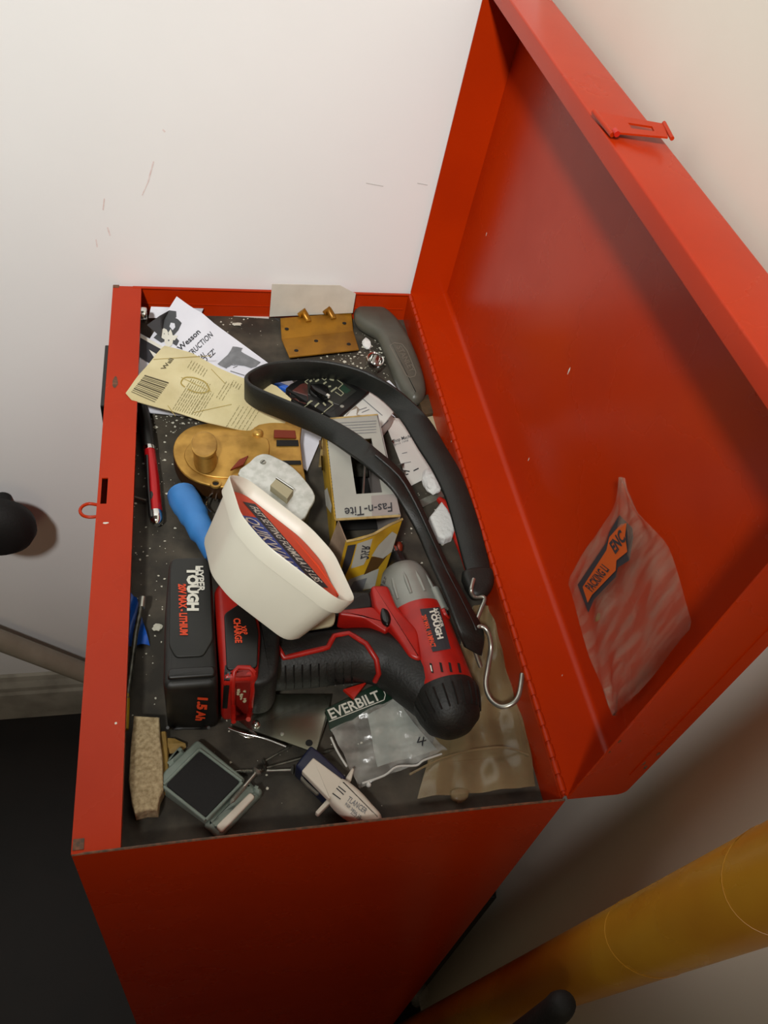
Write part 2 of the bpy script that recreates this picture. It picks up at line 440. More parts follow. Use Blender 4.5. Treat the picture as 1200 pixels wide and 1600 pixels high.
# piano hinge
hin = mk('piano_hinge', join(tube([(W, .004, .0012), (W, L-.004, .0012)], .0017, 8), box(W+.0004, W+.011, .003, L-.003, .0006, .0026), box(W-.0012, W, .003, L-.003, -.012, .001)), M['red'], chest)
k0 = mk('hinge_knuckle', tube([(W, .006, .0014), (W, .0158, .0014)], .0027, 10), M['red'], hin, smooth=True)
for i in range(1, 47):
    copyobj(k0, hin, k0.location+Vector((0, .01265*i, 0)))
n0 = mk('hinge_notch', box(W+.0030, W+.0066, .0122, .0140, .0025, .0029), M['hole'], hin)
for i in range(1, 46): copyobj(n0, hin, n0.location+Vector((0, .01265*i, 0)))
# lid
th = math.radians(2.4); LO = Vector((W+.001, 0, .002)); U = Vector((math.sin(th), 0, math.cos(th))); Vd = Vector((math.cos(th), 0, -math.sin(th))); Y = Vector((0, 1, 0))
LW, LD = .332, .0445
def lp(u, v, y): return LO+U*u+Vd*v+Y*y
def arc(cu, cv, r, a0, a1, n=5): return [(cu+r*math.cos(math.radians(a0+(a1-a0)*k/n)), cv+r*math.sin(math.radians(a0+(a1-a0)*k/n))) for k in range(n+1)]
outer = [(0, 0)] + arc(.007, LD-.007, .007, 180, 90) + arc(LW-.003, LD-.003, .003, 90, 0) + arc(LW-.0015, .0015, .0015, 0, -90, 3) + [(LW-.0135, 0)]
inner = [(LW-.0135, .0012)] + [(LW-.0012, .0012)] + arc(LW-.003, LD-.003, .0018, 0, 90) + arc(.007, LD-.007, .0058, 90, 180) + [(.0012, .0)]
poly = outer + inner
NY = 1
V = []; F = []
for j in (0, 1):
    for u, v in poly: V.append(lp(u, v, .0014+(L-.0028)*j))
n = len(poly)
F = [tuple(range(n)), tuple(range(n, 2*n))[::-1]] + [(i, n+i, n+(i+1) % n, (i+1) % n) for i in range(n)]
lid = mk('lid', (V, F), M['red'], chest, smooth=True)
def endw(y0, y1):
    return prism([lp(u, v, y0) for u, v in outer[:-1] + [(LW-.0015, 0)]], (0, y1-y0, 0))
mk('lid_end', endw(0, .0014), M['red'], lid); mk('lid_end', endw(L-.0014, L), M['red'], lid)
# seam folded on near end of lid + nicked bottom edge
mk('seam', fbox(LO, U, Vd, Y, .035, LW-.01, LD-.0115, LD-.0100, -.0008, .0001), M['red'], lid)
for (u, v, s) in [(.052, LD-.009, .0028), (.066, LD-.004, .0022), (.045, LD-.004, .002), (.09, .0015, .0016), (.075, .001, .0012)]:
    mk('worn_nick', blob(lp(u, v, -.0001), s, int(u*1000), sc=(.5, .15, 1.3), rough=.7), M['redworn'], lid)
# small paint losses inside the lid
for x, y, s in [(760, 366, 1.6), (889, 580, 2.6), (826, 718, 1.8), (705, 690, 1.0), (760, 900, 1.0), (878, 1056, 1.2)]:
    c = hit(x, y, lid, .0001); mk('paint_loss', blob(c, .0007*s, x, sc=(.12, .45, 1.7), rough=.8), M['white'], lid)
# hasp, folded back over the top of the lid's free edge
A = P(930, 174, .3385); B = P(1036, 193, .3405); C2 = P(1044, 214, .3395); D2 = P(956, 206, .3375)
n_ = Vector((0, 0, 1))
def q4(a, b, c, d, s, t): return a.lerp(b, s).lerp(d.lerp(c, s), t)
def subq(s0, s1, t0, t1, thk=.0012):
    return prism([q4(A, B, C2, D2, s, t) for s, t in ((s0, t0), (s1, t0), (s1, t1), (s0, t1))], (0, 0, -thk))
hasp = mk('hasp', join(subq(0, .42, 0, 1), subq(.80, 1, 0, 1), subq(.42, .80, 0, .36), subq(.42, .80, .68, 1)), M['red'], lid)
mk('hasp_barrel', tube([A+Vector((0, .002, -.001)), D2+Vector((0, -.002, -.001))], .0017, 10), M['red'], lid, smooth=True)
mk('hasp_pin', tube([D2+Vector((.002, -.004, .0005)), D2+Vector((.002, .001, .0005))], .0020, 10), M['bred'], lid, smooth=True)
mk('hasp_lip', tube([B+Vector((.001, .001, 0)), C2+Vector((.002, -.002, 0))], .0014, 10), M['red'], lid, smooth=True)

# ------------------------------------------------------------------ debris: nobody could count it
def dz(x, y): return P(x, y, ZF)
V, F = [], []
rn = random.Random(11)
def flake(c, r):
    global V, F
    b = len(V); k = rn.choice((4, 5)); a0 = rn.random()*6
    pts = [c+Vector((math.cos(a0+6.283*i/k)*r*(.5+rn.random()*.9), math.sin(a0+6.283*i/k)*r*(.5+rn.random()*.9), .0003+rn.random()*.0003)) for i in range(k)]
    V += pts + [c]
    F += [(b+i, b+(i+1) % k, b+k) for i in range(k)] + [tuple(b+i for i in range(k))]
for (cx, cy, sx, sy, nn, r) in [(265, 660, 30, 12, 60, .0011), (250, 730, 22, 40, 60, .0008), (390, 510, 60, 14, 40, .0008), (540, 555, 30, 14, 110, .0010), (590, 560, 26, 22, 90, .0011),
                                 (630, 520, 16, 20, 70, .0009), (235, 850, 25, 40, 45, .0007), (300, 700, 100, 20, 20, .0008), (640, 830, 25, 40, 40, .0008), (660, 760, 20, 20, 20, .0008),
                                 (400, 1200, 150, 50, 40, .0006), (240, 1000, 20, 60, 24, .0006), (720, 620, 40, 30, 20, .0007), (680, 650, 14, 20, 30, .0009), (500, 720, 60, 50, 40, .0006)]:
    for i in range(nn):
        p = dz(cx+rn.gauss(0, sx), cy+rn.gauss(0, sy))
        if .004 < p.x < W-.004 and .006 < p.y < L-.004: flake(p, r*(.4+rn.random()**2*1.6))
tag(mk('paint_flakes', (V, F), M['chip']), 'scattered white flakes and crumbs on the grimy tray floor', 'debris', kind='stuff')
tag(mk('plaster_crumb', blob(dz(370, 508)+Vector((0, 0, .0012)), .0032, 8, sc=(1.6, .9, .4), rough=.5), M['chip']), 'white crumb lying alone between the white booklet and the gold bracket', 'debris')
tag(mk('plaster_crumb', blob(dz(246, 982)+Vector((0, 0, .0015)), .0034, 9, sc=(1.2, 1, .45), rough=.5), M['chip']), 'small pale crumb left of the driver battery near the blue wrapper', 'debris')

# ------------------------------------------------------------------ papers
def zw(x, y): return PY(x, y, .601).z
def sheetq(q, zs, n=16, mm=8, disp=None, thk=.0005):
    a, b, c, d = [P(x, y, z) for (x, y), z in zip(q, zs)]
    return ruled([a, b], [d, c], n, mm, disp, thk)
sliver = tag(mk('folded_paper', sheetq([(236, 479), (318, 482), (312, 496), (232, 497)], [zw(236, 479), zw(318, 482), ZF+.001, ZF+.006], 4, 2), M['paper']), 'narrow white folded paper behind the white booklet by the far panel', 'paper')
tag(mk('folded_paper', prism([dz(345, 493), dz(420, 498), dz(420, 494.5), dz(345, 489.5)], (0, 0, .0006)), M['lightw']), 'thin white paper edge along the foot of the far red panel', 'paper')
b2 = root('booklet', P(250, 580, ZF), 'black and white printed booklet under the yellowed card by the front flange', 'booklet')
b2p = mk('pages', sheetq([(196, 508), (300, 566), (300, 650), (194, 640)], [ZF+.014, ZF+.014, ZF+.006, ZF+.008], 10, 6, thk=.0015), M['paper'], b2)
polypatch('printed_band', [(199, 513), (258, 545), (297, 567), (292, 590), (236, 570), (200, 546)], M['ink'], b2, b2p)
polypatch('printed_stripe', [(198, 511), (298, 566), (297, 570), (262, 552), (199, 517)], M['white'], b2, b2p, .0007)
polypatch('printed_stripe', [(233, 547), (248, 556), (262, 570), (240, 558)], M['white'], b2, b2p, .0007)
bk = root('booklet', P(340, 560, ZF), 'white instruction booklet with large grey lettering and a grey pistol picture', 'booklet')
bkp = mk('pages', sheetq([(276, 463), (520, 641), (480, 737), (217, 556)], [zw(276, 463)+.001, ZF+.004, ZF+.003, ZF+.007], 24, 10,
    disp=lambda s, t: Vector((0, 0, .0025*math.exp(-((s-.17-.25*t)/.05)**2)*(1-t)*min(1, s*6)+.001*math.sin(s*5+t*3)*s)), thk=.0018), M['paper'], bk, smooth=True)
G = M['greyink']
text('P', (250, 526), (288, 498), (232, 510), M['pgrey'], bk, bkp, bold=.10, name='lettering')
polypatch('letter_stem', [(253, 515), (267, 494), (278, 499), (284, 505), (279, 516), (272, 524), (280, 533), (276, 541), (262, 532), (252, 536), (240, 528)], M['pgrey'], bk, bkp)
text('&', (263, 545), (277, 524), (247, 526), M['white'], bk, bkp, .0009, bold=.05, name='ampersand')
polypatch('letter_hole', [(267, 505), (273, 506), (274, 512), (270, 517), (265, 511)], M['paper'], bk, bkp, .0009)
text('Wesson', (282, 549), (314, 520), (276, 543), M['ink'], bk, bkp, bold=.02)
text('INSTRUCTION', (288, 568), (333, 525), (283, 561), M['ink'], bk, bkp, bold=.01)
text('MANUAL', (296, 578), (323, 556), (292, 571), M['ink'], bk, bkp, bold=.01)
text("SHIELD EZ'", (302, 585), (338, 551), (297, 579), M['ink'], bk, bkp, bold=.01)
pis = [(545, 530), (600, 535), (680, 553), (662, 575), (660, 600), (700, 625), (920, 742), (900, 762), (880, 775), (860, 800), (790, 820), (700, 790), (600, 780), (550, 765), (500, 800), (450, 820), (380, 790), (340, 765), (480, 640), (520, 580)]
polypatch('pistol_picture', [(300+x/8.571, 480+y/8.571) for x, y in pis], G, bk, bkp, .0006)
lines('pistol_picture', [(353, 576, 358, 570), (358, 570, 368, 571), (364, 575, 371, 572), (360, 580, 382, 587)], 1.4, G, bk, bkp)
lines('printed_mark', [(452, 603, 456, 600), (455, 601, 459, 606), (430, 497, 436, 501)], 1.4, M['ink'], bk, bkp)
# yellowed card
top = [P(x, y, z) for x, y, z in [(257, 540, -.006), (300, 552, -.004), (340, 572, -.001), (385, 592, .000), (430, 604, -.002), (455, 625, -.006)]]
bot = [P(x, y, z) for x, y, z in [(196, 612, .003), (205, 622, .003), (260, 640, -.004), (320, 661, -.010), (380, 672, -.012), (443, 671, -.014)]]
yc = root('product_card', P(320, 610, ZF), 'yellowed stained backing card with barcode, small print and a ring stain', 'card')
ycp = mk('card', ruled(top, bot, 30, 14, disp=lambda s, t: Vector((0, 0, .0012*math.sin(s*9+t*4)+.0008*math.sin(t*11-s*5))), thk=.0009), M['card'], yc, smooth=True)
def cr(x, y): return (190+x/8.571, 530+y/8.571)
segs = []
for i, wv in enumerate([0, .10, .17, .27, .36, .44, .52, .62, .71, .80, .9, 1.0]):
    a = cr(305-175*wv, 490+215*wv); b = cr(628-180*wv, 590+255*wv); segs.append((*a, *b))
lines('barcode', segs[::3], 2.2, M['fadeink2'], yc, ycp); lines('barcode', segs[1::3]+segs[2::3], 1.1, M['fadeink2'], yc, ycp)
text('Wall', cr(575, 415), cr(700, 270), cr(520, 400), M['fadeink2'], yc, ycp, bold=.02)
segs = []
rn = random.Random(3)
def textblock(x0, y0, dx, dy, ux, uy, rows, ln, gap=.25):
    for r_ in range(rows):
        t = 0; sx = x0+dx*r_; sy = y0+dy*r_
        while t < ln:
            l = rn.uniform(3, 9); e = min(t+l, ln); segs.append((sx+ux*t, sy+uy*t, sx+ux*e, sy+uy*e)); t = e+rn.uniform(.8, 1.8)
ux, uy = .53, -.85
textblock(270, 640, 3.6, 1.0, ux, uy, 9, 56)
textblock(293, 575, 4.0, 2.3, ux, uy, 7, 14)
textblock(300, 648, 3.6, 1.2, ux, uy, 4, 44)
textblock(338, 622, 4.5, 2, ux, uy, 3, 30)
textblock(353, 668, 6.5, .9, ux, uy, 6, 40)
textblock(360, 603, 4.0, 2.0, ux, uy, 4, 10)
lines('small_print', segs, 1.0, M['fadeink'], yc, ycp, n=1)
rs = [(305+22*math.cos(a)*(1+.05*math.sin(5*a)), 602+11*math.sin(a)+.25*22*math.cos(a)) for a in [i*2*math.pi/26 for i in range(27)]]
lines('ring_stain', [(*rs[i], *rs[i+1]) for i in range(26) if i not in (9,)], 2.0, M['stain'], yc, ycp)
lines('crease', [(240, 562, 330, 556), (283, 590, 330, 612), (303, 645, 362, 632), (262, 634, 274, 650), (330, 577, 352, 600)], .9, M['stain'], yc, ycp)

# cream tag standing against the far panel
tagc = [PY(x, y, .600) for x, y in [(425, 444), (531, 446), (556, 459), (551, 489), (421, 495)]]
tag(mk('card_tag', prism(tagc, (0, .0008, 0)), M['cream']), 'blank cream cardboard tag with a cut corner standing against the far panel', 'card')

# ------------------------------------------------------------------ gold bracket
gb = root('door_bracket', dz(500, 520), 'gold painted bent steel bracket with screw holes and two tabs', 'bracket')
zt = ZF+.006
pA = [P(438, 497, ZF+.010), P(549, 488, ZF+.010), P(552, 517, ZF+.004), P(440, 530, ZF+.004)]
pB = [P(440, 530, ZF+.004), P(552, 517, ZF+.004), P(561, 546, ZF+.008), P(452, 558, ZF+.008)]
g1 = mk('back_plate', prism(pA, (0, 0, -.0016)), M['gold'], gb, bevel=.0003); g2 = mk('front_plate', prism(pB, (0, 0, -.0016)), M['gold'], gb, bevel=.0003)
for x, y, t_ in [(448, 514, g1), (538, 505, g1), (494, 533, g2), (463, 548, g2), (545, 538, g2)]:
    c = hit(x, y, t_, .0003); mk('screw_hole', lathe(c, (0, 0, 1), [(-.0003, .0024), (.0001, .0024), (.0002, .0019)], 14), M['hole'], gb)
for x, y in [(474, 486), (513, 482)]:
    a = P(x, y, ZF+.017); b = P(x+6, y+12, ZF+.009)
    mk('tab', tube([a+Vector((-.003, 0, -.006)), a, b, b+Vector((.001, -.004, -.002))], .0042, 8), M['gold'], gb, smooth=True)

# grey handle
ho = [(553, 489), (562, 480), (578, 478), (598, 484), (618, 500), (634, 522), (648, 552), (660, 585), (665, 612), (660, 626), (648, 630), (636, 624), (620, 600), (608, 572), (597, 545), (588, 527), (570, 516), (556, 505)]
gh = root('knife_handle', dz(615, 555), 'smooth curved grey plastic knife handle beside the hinge side', 'handle')
ghb = mk('handle_body', pillow(catmull([P(x, y, ZF+.009) for x, y in ho], 3, True), .009, .0085), M['greyp'], gh, smooth=True)
segs = []
ovl = [(609, 540), (616, 536), (628, 538), (636, 548), (650, 582), (648, 588), (640, 590), (634, 586)]
for i in range(len(ovl)): segs.append((*ovl[i], *ovl[(i+1) % len(ovl)]))
lines('raised_outline', segs, 1.3, M['greyl'], gh, ghb, .0003)
text('STANLEY', (619, 543), (641, 582), (627, 540), M['greyl'], gh, ghb, .0003, name='embossed_lettering')
tag(mk('wood_block', prism([dz(652, 632), dz(670, 622), dz(682, 652), dz(660, 656)], (0, 0, .008)), M['cork'], bevel=.0006), 'dark brown scrap of wood below the tip of the grey handle', 'wood scrap')
tag(mk('beige_scrap', prism([dz(661, 657), dz(680, 653), dz(690, 680), dz(676, 690)], (0, 0, .004)), M['beige']), 'beige scrap beside the hinge side below the brown wood', 'scrap')
# chrome sockets
sk = root('socket', dz(583, 580), 'chrome socket standing open end up beside the grey handle', 'socket')
ax = (P(586, 561, .0)-P(578, 583, ZF)).normalized(); s0 = P(580, 578, ZF+.002); s1 = P(587, 561, ZF+.020); ax = (s1-s0); hl = ax.length
mk('shell', lathe(s0, ax, [(0, .0080), (hl*.4, .0082), (hl*.5, .0096), (hl, .0100), (hl+.0008, .0092), (hl, .0080), (hl*.3, .0070), (hl*.28, .0001)], 24), M['chrome'], sk, smooth=True)
tag(mk('white_scrap', blob(dz(573, 541)+Vector((0, 0, .004)), .0052, 21, sc=(1, 1.9, .6), rough=.35), M['foam']), 'white torn scrap just behind the upright chrome socket', 'scrap')
s2 = tag(mk('socket', lathe(P(214, 491, -.012), (1, -.03, -.05), [(0, .0080), (.006, .0085), (.0095, .0085), (.0102, .0078), (.0102, .0055), (.004, .0050)], 24), M['chrome'], smooth=True), 'chrome socket lying half under the front flange at the far corner', 'socket')

# ------------------------------------------------------------------ multimeter
mm_ = root('multimeter', dz(510, 620), 'black multimeter with rotary dial, red and green printed zones', 'multimeter')
mo = [P(x, y, ZF+.022) for x, y in [(503, 573), (577, 622), (524, 668), (444, 618)]]
mb = mk('case', pillow(roundpoly(mo, .003), .010, .002), M['black'], mm_, smooth=True)
def onm(name, pts, ma, off=.0004): return polypatch(name, pts, ma, mm_, mb, off)
onm('face_plate', [(504, 577), (557, 611), (504, 655), (448, 620)], M['meter'])
onm('red_zone', [(470, 601), (480, 598), (481, 625), (478, 632), (456, 622), (453, 614)], M['mred'], .0007)
onm('green_zone', [(536, 601), (548, 611), (541, 616), (531, 609)], M['mgreen'], .0007)
def c5(x, y): return (440+x/8.571, 560+y/8.571)
fr = [(540, 140), (655, 225), (575, 300), (460, 220), (540, 140)]; fr2 = [(640, 290), (690, 255), (820, 350), (755, 410), (830, 475), (795, 510), (715, 455)]; fr3 = [(690, 625), (620, 575)]; fr4 = [(540, 745), (690, 625)]; fr5 = [(460, 220), (310, 320), (350, 350)]
segs = []
for f in (fr, fr2, fr3, fr4, fr5):
    for i in range(len(f)-1): segs.append((*c5(*f[i]), *c5(*f[i+1])))
segs.append((*c5(300, 650), *c5(415, 575)))
lines('printed_frame', segs, 1.2, M['mgold'], mm_, mb, .0008)
for q in [(395, 250, 440, 285), (600, 320, 560, 350), (650, 290, 700, 300), (450, 320, 500, 290), (625, 385, 660, 380), (660, 455, 740, 395), (630, 575, 680, 605), (450, 650, 500, 605), (555, 600, 590, 640), (350, 610, 400, 575), (375, 320, 405, 300)]:
    a = c5(q[0], q[1]); b = c5(q[2], q[3]); lines('printed_symbol', [(*a, *b)], 2.6, M['mgold'], mm_, mb, .0008)
c = hit(*c5(540, 200), mb, .0); mk('input_jack', lathe(c, (0, 0, 1), [(0, .0038), (.0006, .0036), (.0007, .0001)], 16), M['hole'], mm_)
c = hit(*c5(160, 500), mb, .0); mk('input_jack', lathe(c, (0, 0, 1), [(0, .0034), (.0006, .0032), (.0007, .0001)], 16), M['hole'], mm_)
c = hit(*c5(810, 645), mb, .0); mk('face_screw', lathe(c, (0, 0, 1), [(0, .0022), (.0006, .0020), (.0007, .0001)], 12), M['steel'], mm_)
cc = hit(*c5(500, 450), mb, .0); mk('dial', lathe(cc, (0, 0, 1), [(0, .0105), (.0025, .0100), (.003, .0095), (.003, .0001)], 28), M['black'], mm_, smooth=True)
a = P(*c5(385, 370), cc.z+.005); b = P(*c5(625, 540), cc.z+.005); dn = (b-a).normalized(); sd = Vector((-dn.y, dn.x, 0))
mk('dial_grip', pillow(catmull([a, a.lerp(b, .3)+sd*.0035, a.lerp(b, .7)+sd*.0035, b, a.lerp(b, .7)-sd*.0035, a.lerp(b, .3)-sd*.0035], 3, True), .0035, .001), M['blackg'], mm_, smooth=True)
mk('dial_pointer', fbox(b, -dn, sd, Vector((0, 0, 1)), -.0005, .003, -.0006, .0016, .001, .0041), M['white'], mm_)
# blue pen between booklet and meter
bp = root('pen', dz(450, 605), 'blue ballpoint pen with a black tip inside the strap loop', 'pen')
a = P(430, 600, ZF+.017); b = P(475, 620, ZF+.015)
mk('barrel', tube([a, b], .0040, 14), M['bluef'], bp, smooth=True); mk('tip', lathe(a, a-b, [(0, .0040), (.009, .0018), (.010, .0004)], 14), M['blackg'], bp, smooth=True)
# white case next to meter
wc = root('small_case', dz(580, 650), 'small white case with a taupe printed end, beside the multimeter', 'case')
wo = [P(x, y, ZF+.019) for x, y in [(569, 613), (614, 653), (590, 685), (528, 658)]]
wcb = mk('case_body', pillow(roundpoly(wo, .0015, 2), .010, .0008), M['lightw'], wc, smooth=True)
lines('rim_groove', [(565, 622, 606, 657), (606, 657, 588, 676)], 1.3, M['greyink'], wc, wcb)
polypatch('printed_end', [(541, 648), (556, 634), (562, 640), (558, 648), (568, 650), (562, 660), (540, 658)], M['taupe'], wc, wcb)
lines('printed_mark', [(561, 641, 573, 637), (565, 645, 577, 640)], 1.2, M['greyink'], wc, wcb)
tag(mk('paper_strip', sheetq([(578, 618), (600, 640), (618, 652), (606, 640)], [ZF+.028]*4, 4, 2), M['paper']), 'thin white paper edge between the white case and the strap', 'paper')

# ------------------------------------------------------------------ business card and slips
bc = root('business_card', dz(640, 710), 'white business card partly under the rubber strap, small dark print', 'card')
bcp = mk('card', sheetq([(598, 650), (632, 655), (684, 738), (640, 760)], [ZF+.006, ZF+.004, ZF+.002, ZF+.003], 8, 8), M['lightw'], bc)
text('Chop Machine', (612, 693), (648, 682), (611, 688), M['ink'], bc, bcp, bold=.01)
text('since 1998', (616, 697), (638, 690), (615.5, 694), M['greyink'], bc, bcp)
lines('printed_mark', [(628, 709, 636, 707), (621, 726, 642, 722)], 1.0, M['greyink'], bc, bcp)
lines('pen_scrawl', [(627, 735, 640, 737), (625, 739, 633, 743), (634, 742, 638, 741), (646, 736, 654, 732)], 1.8, M['ink'], bc, bcp)
sl = root('paper_slip', dz(630, 625), 'narrow white printed slip between the strap and the grey handle', 'paper')
slp = mk('slip', sheetq([(598, 598), (608, 594), (664, 655), (655, 660)], [ZF+.003]*4, 8, 2), M['paper'], sl)
lines('printed_line', [(640+k*3, 632+k*4, 648+k*3, 629+k*4) for k in range(5)], 1.0, M['ink'], sl, slp)

# foam scraps
tag(mk('foam_scrap', blob(P(674, 752, ZF+.008), .0092, 31, 3, sc=(1.0, 1.75, .7), rough=.16), M['foam'], smooth=False), 'ragged white foam scrap, the farther one, touching the business card', 'foam scrap')
fo = [(688, 789), (698, 800), (706, 815), (710, 830), (706, 842), (694, 847), (683, 843), (676, 828), (670, 812), (678, 802)]
tag(mk('foam_scrap', pillow([P(x, y, ZF+.006) for x, y in [tuple(v) for v in fo]], .006, .003), M['foam']), 'white pointed foam scrap, the nearer one, between the two strap legs', 'foam scrap')
rt = root('red_tool', dz(712, 850), 'bright red tool handle with a grey blade showing beside the strap', 'tool')
mk('handle', tube([P(686, 780, ZF+.004), P(697, 790, ZF+.006), P(712, 830, ZF+.006), P(728, 870, ZF+.006), P(740, 912, ZF+.006)], [.003, .005, .005, .005, .004], 12), M['bred'], rt, smooth=True)
mk('blade', prism([dz(655, 783), dz(688, 768), dz(694, 777), dz(660, 794)], (0, 0, .0015)), M['steel'], rt)

# ------------------------------------------------------------------ rim lock
lk = root('rim_lock', dz(360, 720), 'round ended brass rim lock with an oval turn knob', 'lock')
zl = ZF+.022
lo = [(465, 671), (468, 700), (472, 735), (474, 775), (420, 775), (380, 768), (355, 772), (325, 768), (296, 757), (278, 738), (271, 715), (277, 695), (294, 680), (318, 673), (345, 672), (400, 671)]
lpts = catmull([P(x, y, ZF+.0135) for x, y in lo], 3, True)
mk('lock_case', pillow(lpts, .0085, .0015), M['dbrass'], lk, smooth=True)
lf = mk('face_plate', pillow([p+Vector((0, 0, .0080)) for p in lpts], .0015, .0012), M['brass'], lk, smooth=True)
rr = [P(x, y, zl+.0012) for x, y in [(292, 700), (306, 688), (330, 682), (400, 683), (420, 690), (418, 720), (400, 745), (360, 748), (325, 745), (300, 734), (288, 715)]]
mk('raised_panel', pillow(catmull(rr, 3, True), .0014, .0012), M['brass'], lk, smooth=True)
kb = P(321, 722, zl); kt = P(319, 693, zl+.018)
kv = (kt-kb).normalized(); kh = (kt-kb).length
mk('turn_collar', lathe(kb, (0, 0, 1), [(0, .0130), (.002, .0125), (.003, .0115)], 28), M['brass'], lk, smooth=True)
def oval(vf, c, k): return [Vector((v.x, c.y+(v.y-c.y-(v-c).z*kv.y/kv.z)*k+(v-c).z*kv.y/kv.z, v.z)) for v in vf[0]], vf[1]
mk('turn_knob', oval(lathe(kb, kv, [(.001, .0108), (kh-.004, .0100), (kh-.003, .0116), (kh-.0005, .0118), (kh, .0108), (kh-.0006, .0096), (kh-.0006, .0001)], 28), kb, 1.75), M['brass'], lk, smooth=True)
c = P(337, 757, zl+.001); mk('screw_boss', lathe(c, (0, 0, 1), [(0, .0052), (.002, .0050), (.002, .0030), (.0005, .0028), (.0005, .0001)], 20), M['brass'], lk, smooth=True); mk('boss_hole', lathe(c, (0, 0, 1), [(.0005, .0028), (.0012, .0001)], 16), M['hole'], lk)
c = P(403, 679, zl+.001); mk('rivet', lathe(c, (0, 0, 1), [(0, .0052), (.003, .0050), (.0045, .0034), (.005, .0008)], 20), M['brass'], lk, smooth=True)
for (x0, y0, x1, y1) in [(432, 688, 466, 697), (436, 720, 470, 726)]:
    mk('bolt_slot', prism([P(x0, y0, zl+.0016), P(x1, y0, zl+.0016), P(x1+1, y1, zl+.0016), P(x0, y1, zl+.0016)], (0, 0, .0005)), M['hole'], lk)
mk('latch_bolt', prism([P(428, 673, zl+.0018), P(461, 674, zl+.0018), P(463, 686, zl+.0018), P(428, 685, zl+.0018)], (0, 0, .0016)), M['rustred'], lk, bevel=.0005)
# strike plate
sp = root('latch_plate', P(435, 765, ZF), 'galvanised rounded latch plate with a rectangular bolt, behind the white tub', 'latch')
zs = .012
so = [(372, 742), (390, 724), (401, 714), (416, 711), (434, 718), (455, 730), (475, 750), (492, 776), (484, 796), (470, 815), (440, 800), (400, 772)]
spl = mk('plate', pillow(catmull([P(x, y, zs) for x, y in so], 3, True), .0018, .0010), M['strike'], sp, smooth=True)
mk('plate_case', pillow([p for p in inset(catmull([P(x, y, zs)-Vector((0, 0, .0235)) for x, y in so], 3, True), .003)], .021, .001), M['dsteel'], sp, smooth=True)
so2 = [P(x, y, zs+.009) for x, y in [(422, 758), (432, 747), (459, 765), (449, 779)]]
mk('latch_bolt', prism(so2, (0, 0, -.008)), M['beige'], sp, bevel=.0006)
mk('bolt_edge', tube([so2[1], so2[2]], .0012, 8), M['chrome'], sp)
c = hit(411, 722, spl, 0); mk('screw', lathe(c, (0, 0, 1), [(0, .0028), (.0008, .0024), (.0010, .0001)], 16), M['steel'], sp); mk('screw_slot', fbox(c, Vector((.7, .7, 0)), Vector((-.7, .7, 0)), Vector((0, 0, 1)), -.002, .002, -.0003, .0003, .0009, .0012), M['hole'], sp)
rg = root('plastic_lens', dz(375, 740), 'scrap of translucent red plastic on the lock beside the tub', 'scrap')
mk('scrap_piece', prism([P(360, 736, zl+.006), P(374, 720, zl+.006), P(388, 714, zl+.007), P(380, 728, zl+.006)], (0, 0, .002)), M['rustred'], rg)
mk('wire_clip', tube(catmull([P(x, y, ZF+.012) for x, y in [(330, 800), (322, 790), (328, 774), (338, 770), (336, 782)]], 4), .0008, 6), M['chrome'], rg)

# ------------------------------------------------------------------ red pen, glove finger
pn = root('pen', dz(235, 735), 'red and black metal pen lying beside the front flange', 'pen')
pz = ZF+.008
pa, pb_, pc, pd = P(222, 632, pz), P(234, 706, pz), P(243, 801, pz), P(245, 815, pz)
mk('grip', tube([pa, P(228, 665, pz), P(233, 700, pz)], [.0045, .0063, .0062], 18), M['black'], pn, smooth=True)
mk('ring', tube([P(233, 700, pz), pb_], .0060, 18), M['chrome'], pn, smooth=True)
mk('barrel', tube([pb_, P(239, 750, pz), pc], [.0054, .0060, .0062], 18), M['penred'], pn, smooth=True)
mk('end_cap', tube([pc, P(244, 806, pz), pd, P(245, 820, pz)], [.0060, .0062, .0056, .0025], 18), M['chrome'], pn, smooth=True)
mk('clip', tube([P(229, 712, pz+.006), P(231, 760, pz+.007), P(235, 808, pz+.006)], .0016, 8), M['blackg'], pn)
mk('clip_button', blob(P(237, 775, pz+.004), .004, 2, 2, sc=(.7, 1.7, .6), rough=0), M['black'], pn, smooth=True)
gf = [P(287, 779, ZF+.013), P(296, 794, ZF+.014), P(306, 812, ZF+.013), P(320, 840, ZF+.012), P(336, 868, ZF+.010)]
tag(mk('glove_finger', tube(catmull([P(284, 771, ZF+.012)]+gf, 4), [.009]+[.0132]*3+[.0138]*4+[.0130]*4+[.0115]*4+[.009]*5, 20), M['blue'], smooth=True), 'light blue rubber glove finger sticking out from under the white tub', 'glove')

# ------------------------------------------------------------------ impact driver
dr = root('impact_driver', dz(480, 1030), 'black and red cordless impact driver with battery lying on its side', 'power tool')
bz = ZF+.031
bo = [(262, 868), (270, 862), (322, 866), (331, 874), (336, 940), (344, 1040), (346, 1142), (335, 1152), (262, 1152), (252, 1140), (253, 1040), (258, 950)]
ho_off = lambda pts, z: [P(x, y, z) for x, y in pts]
bat = mk('battery', pillow(roundpoly([p-Vector((0, 0, .0365)) for p in ho_off([(264, 866), (329, 870), (335, 960), (341, 1066), (254, 1072), (257, 950)], .034)], .006), .0335, .005, n=3), M['batt'], dr, smooth=True)
BT = .0312
def onb(name, pts, ma, z, h=.0012): return mk(name, pillow(roundpoly(ho_off(pts, z), .003), h, h*.8), ma, dr, smooth=True)
bl = onb('battery_panel', [(270, 874), (322, 872), (328, 885), (333, 1000), (318, 1026), (274, 1028), (264, 1010), (266, 890)], M['batttop'], BT)
onb('battery_release', [(264, 1046), (335, 1042), (337, 1058), (261, 1063)], M['black'], BT, .0024)
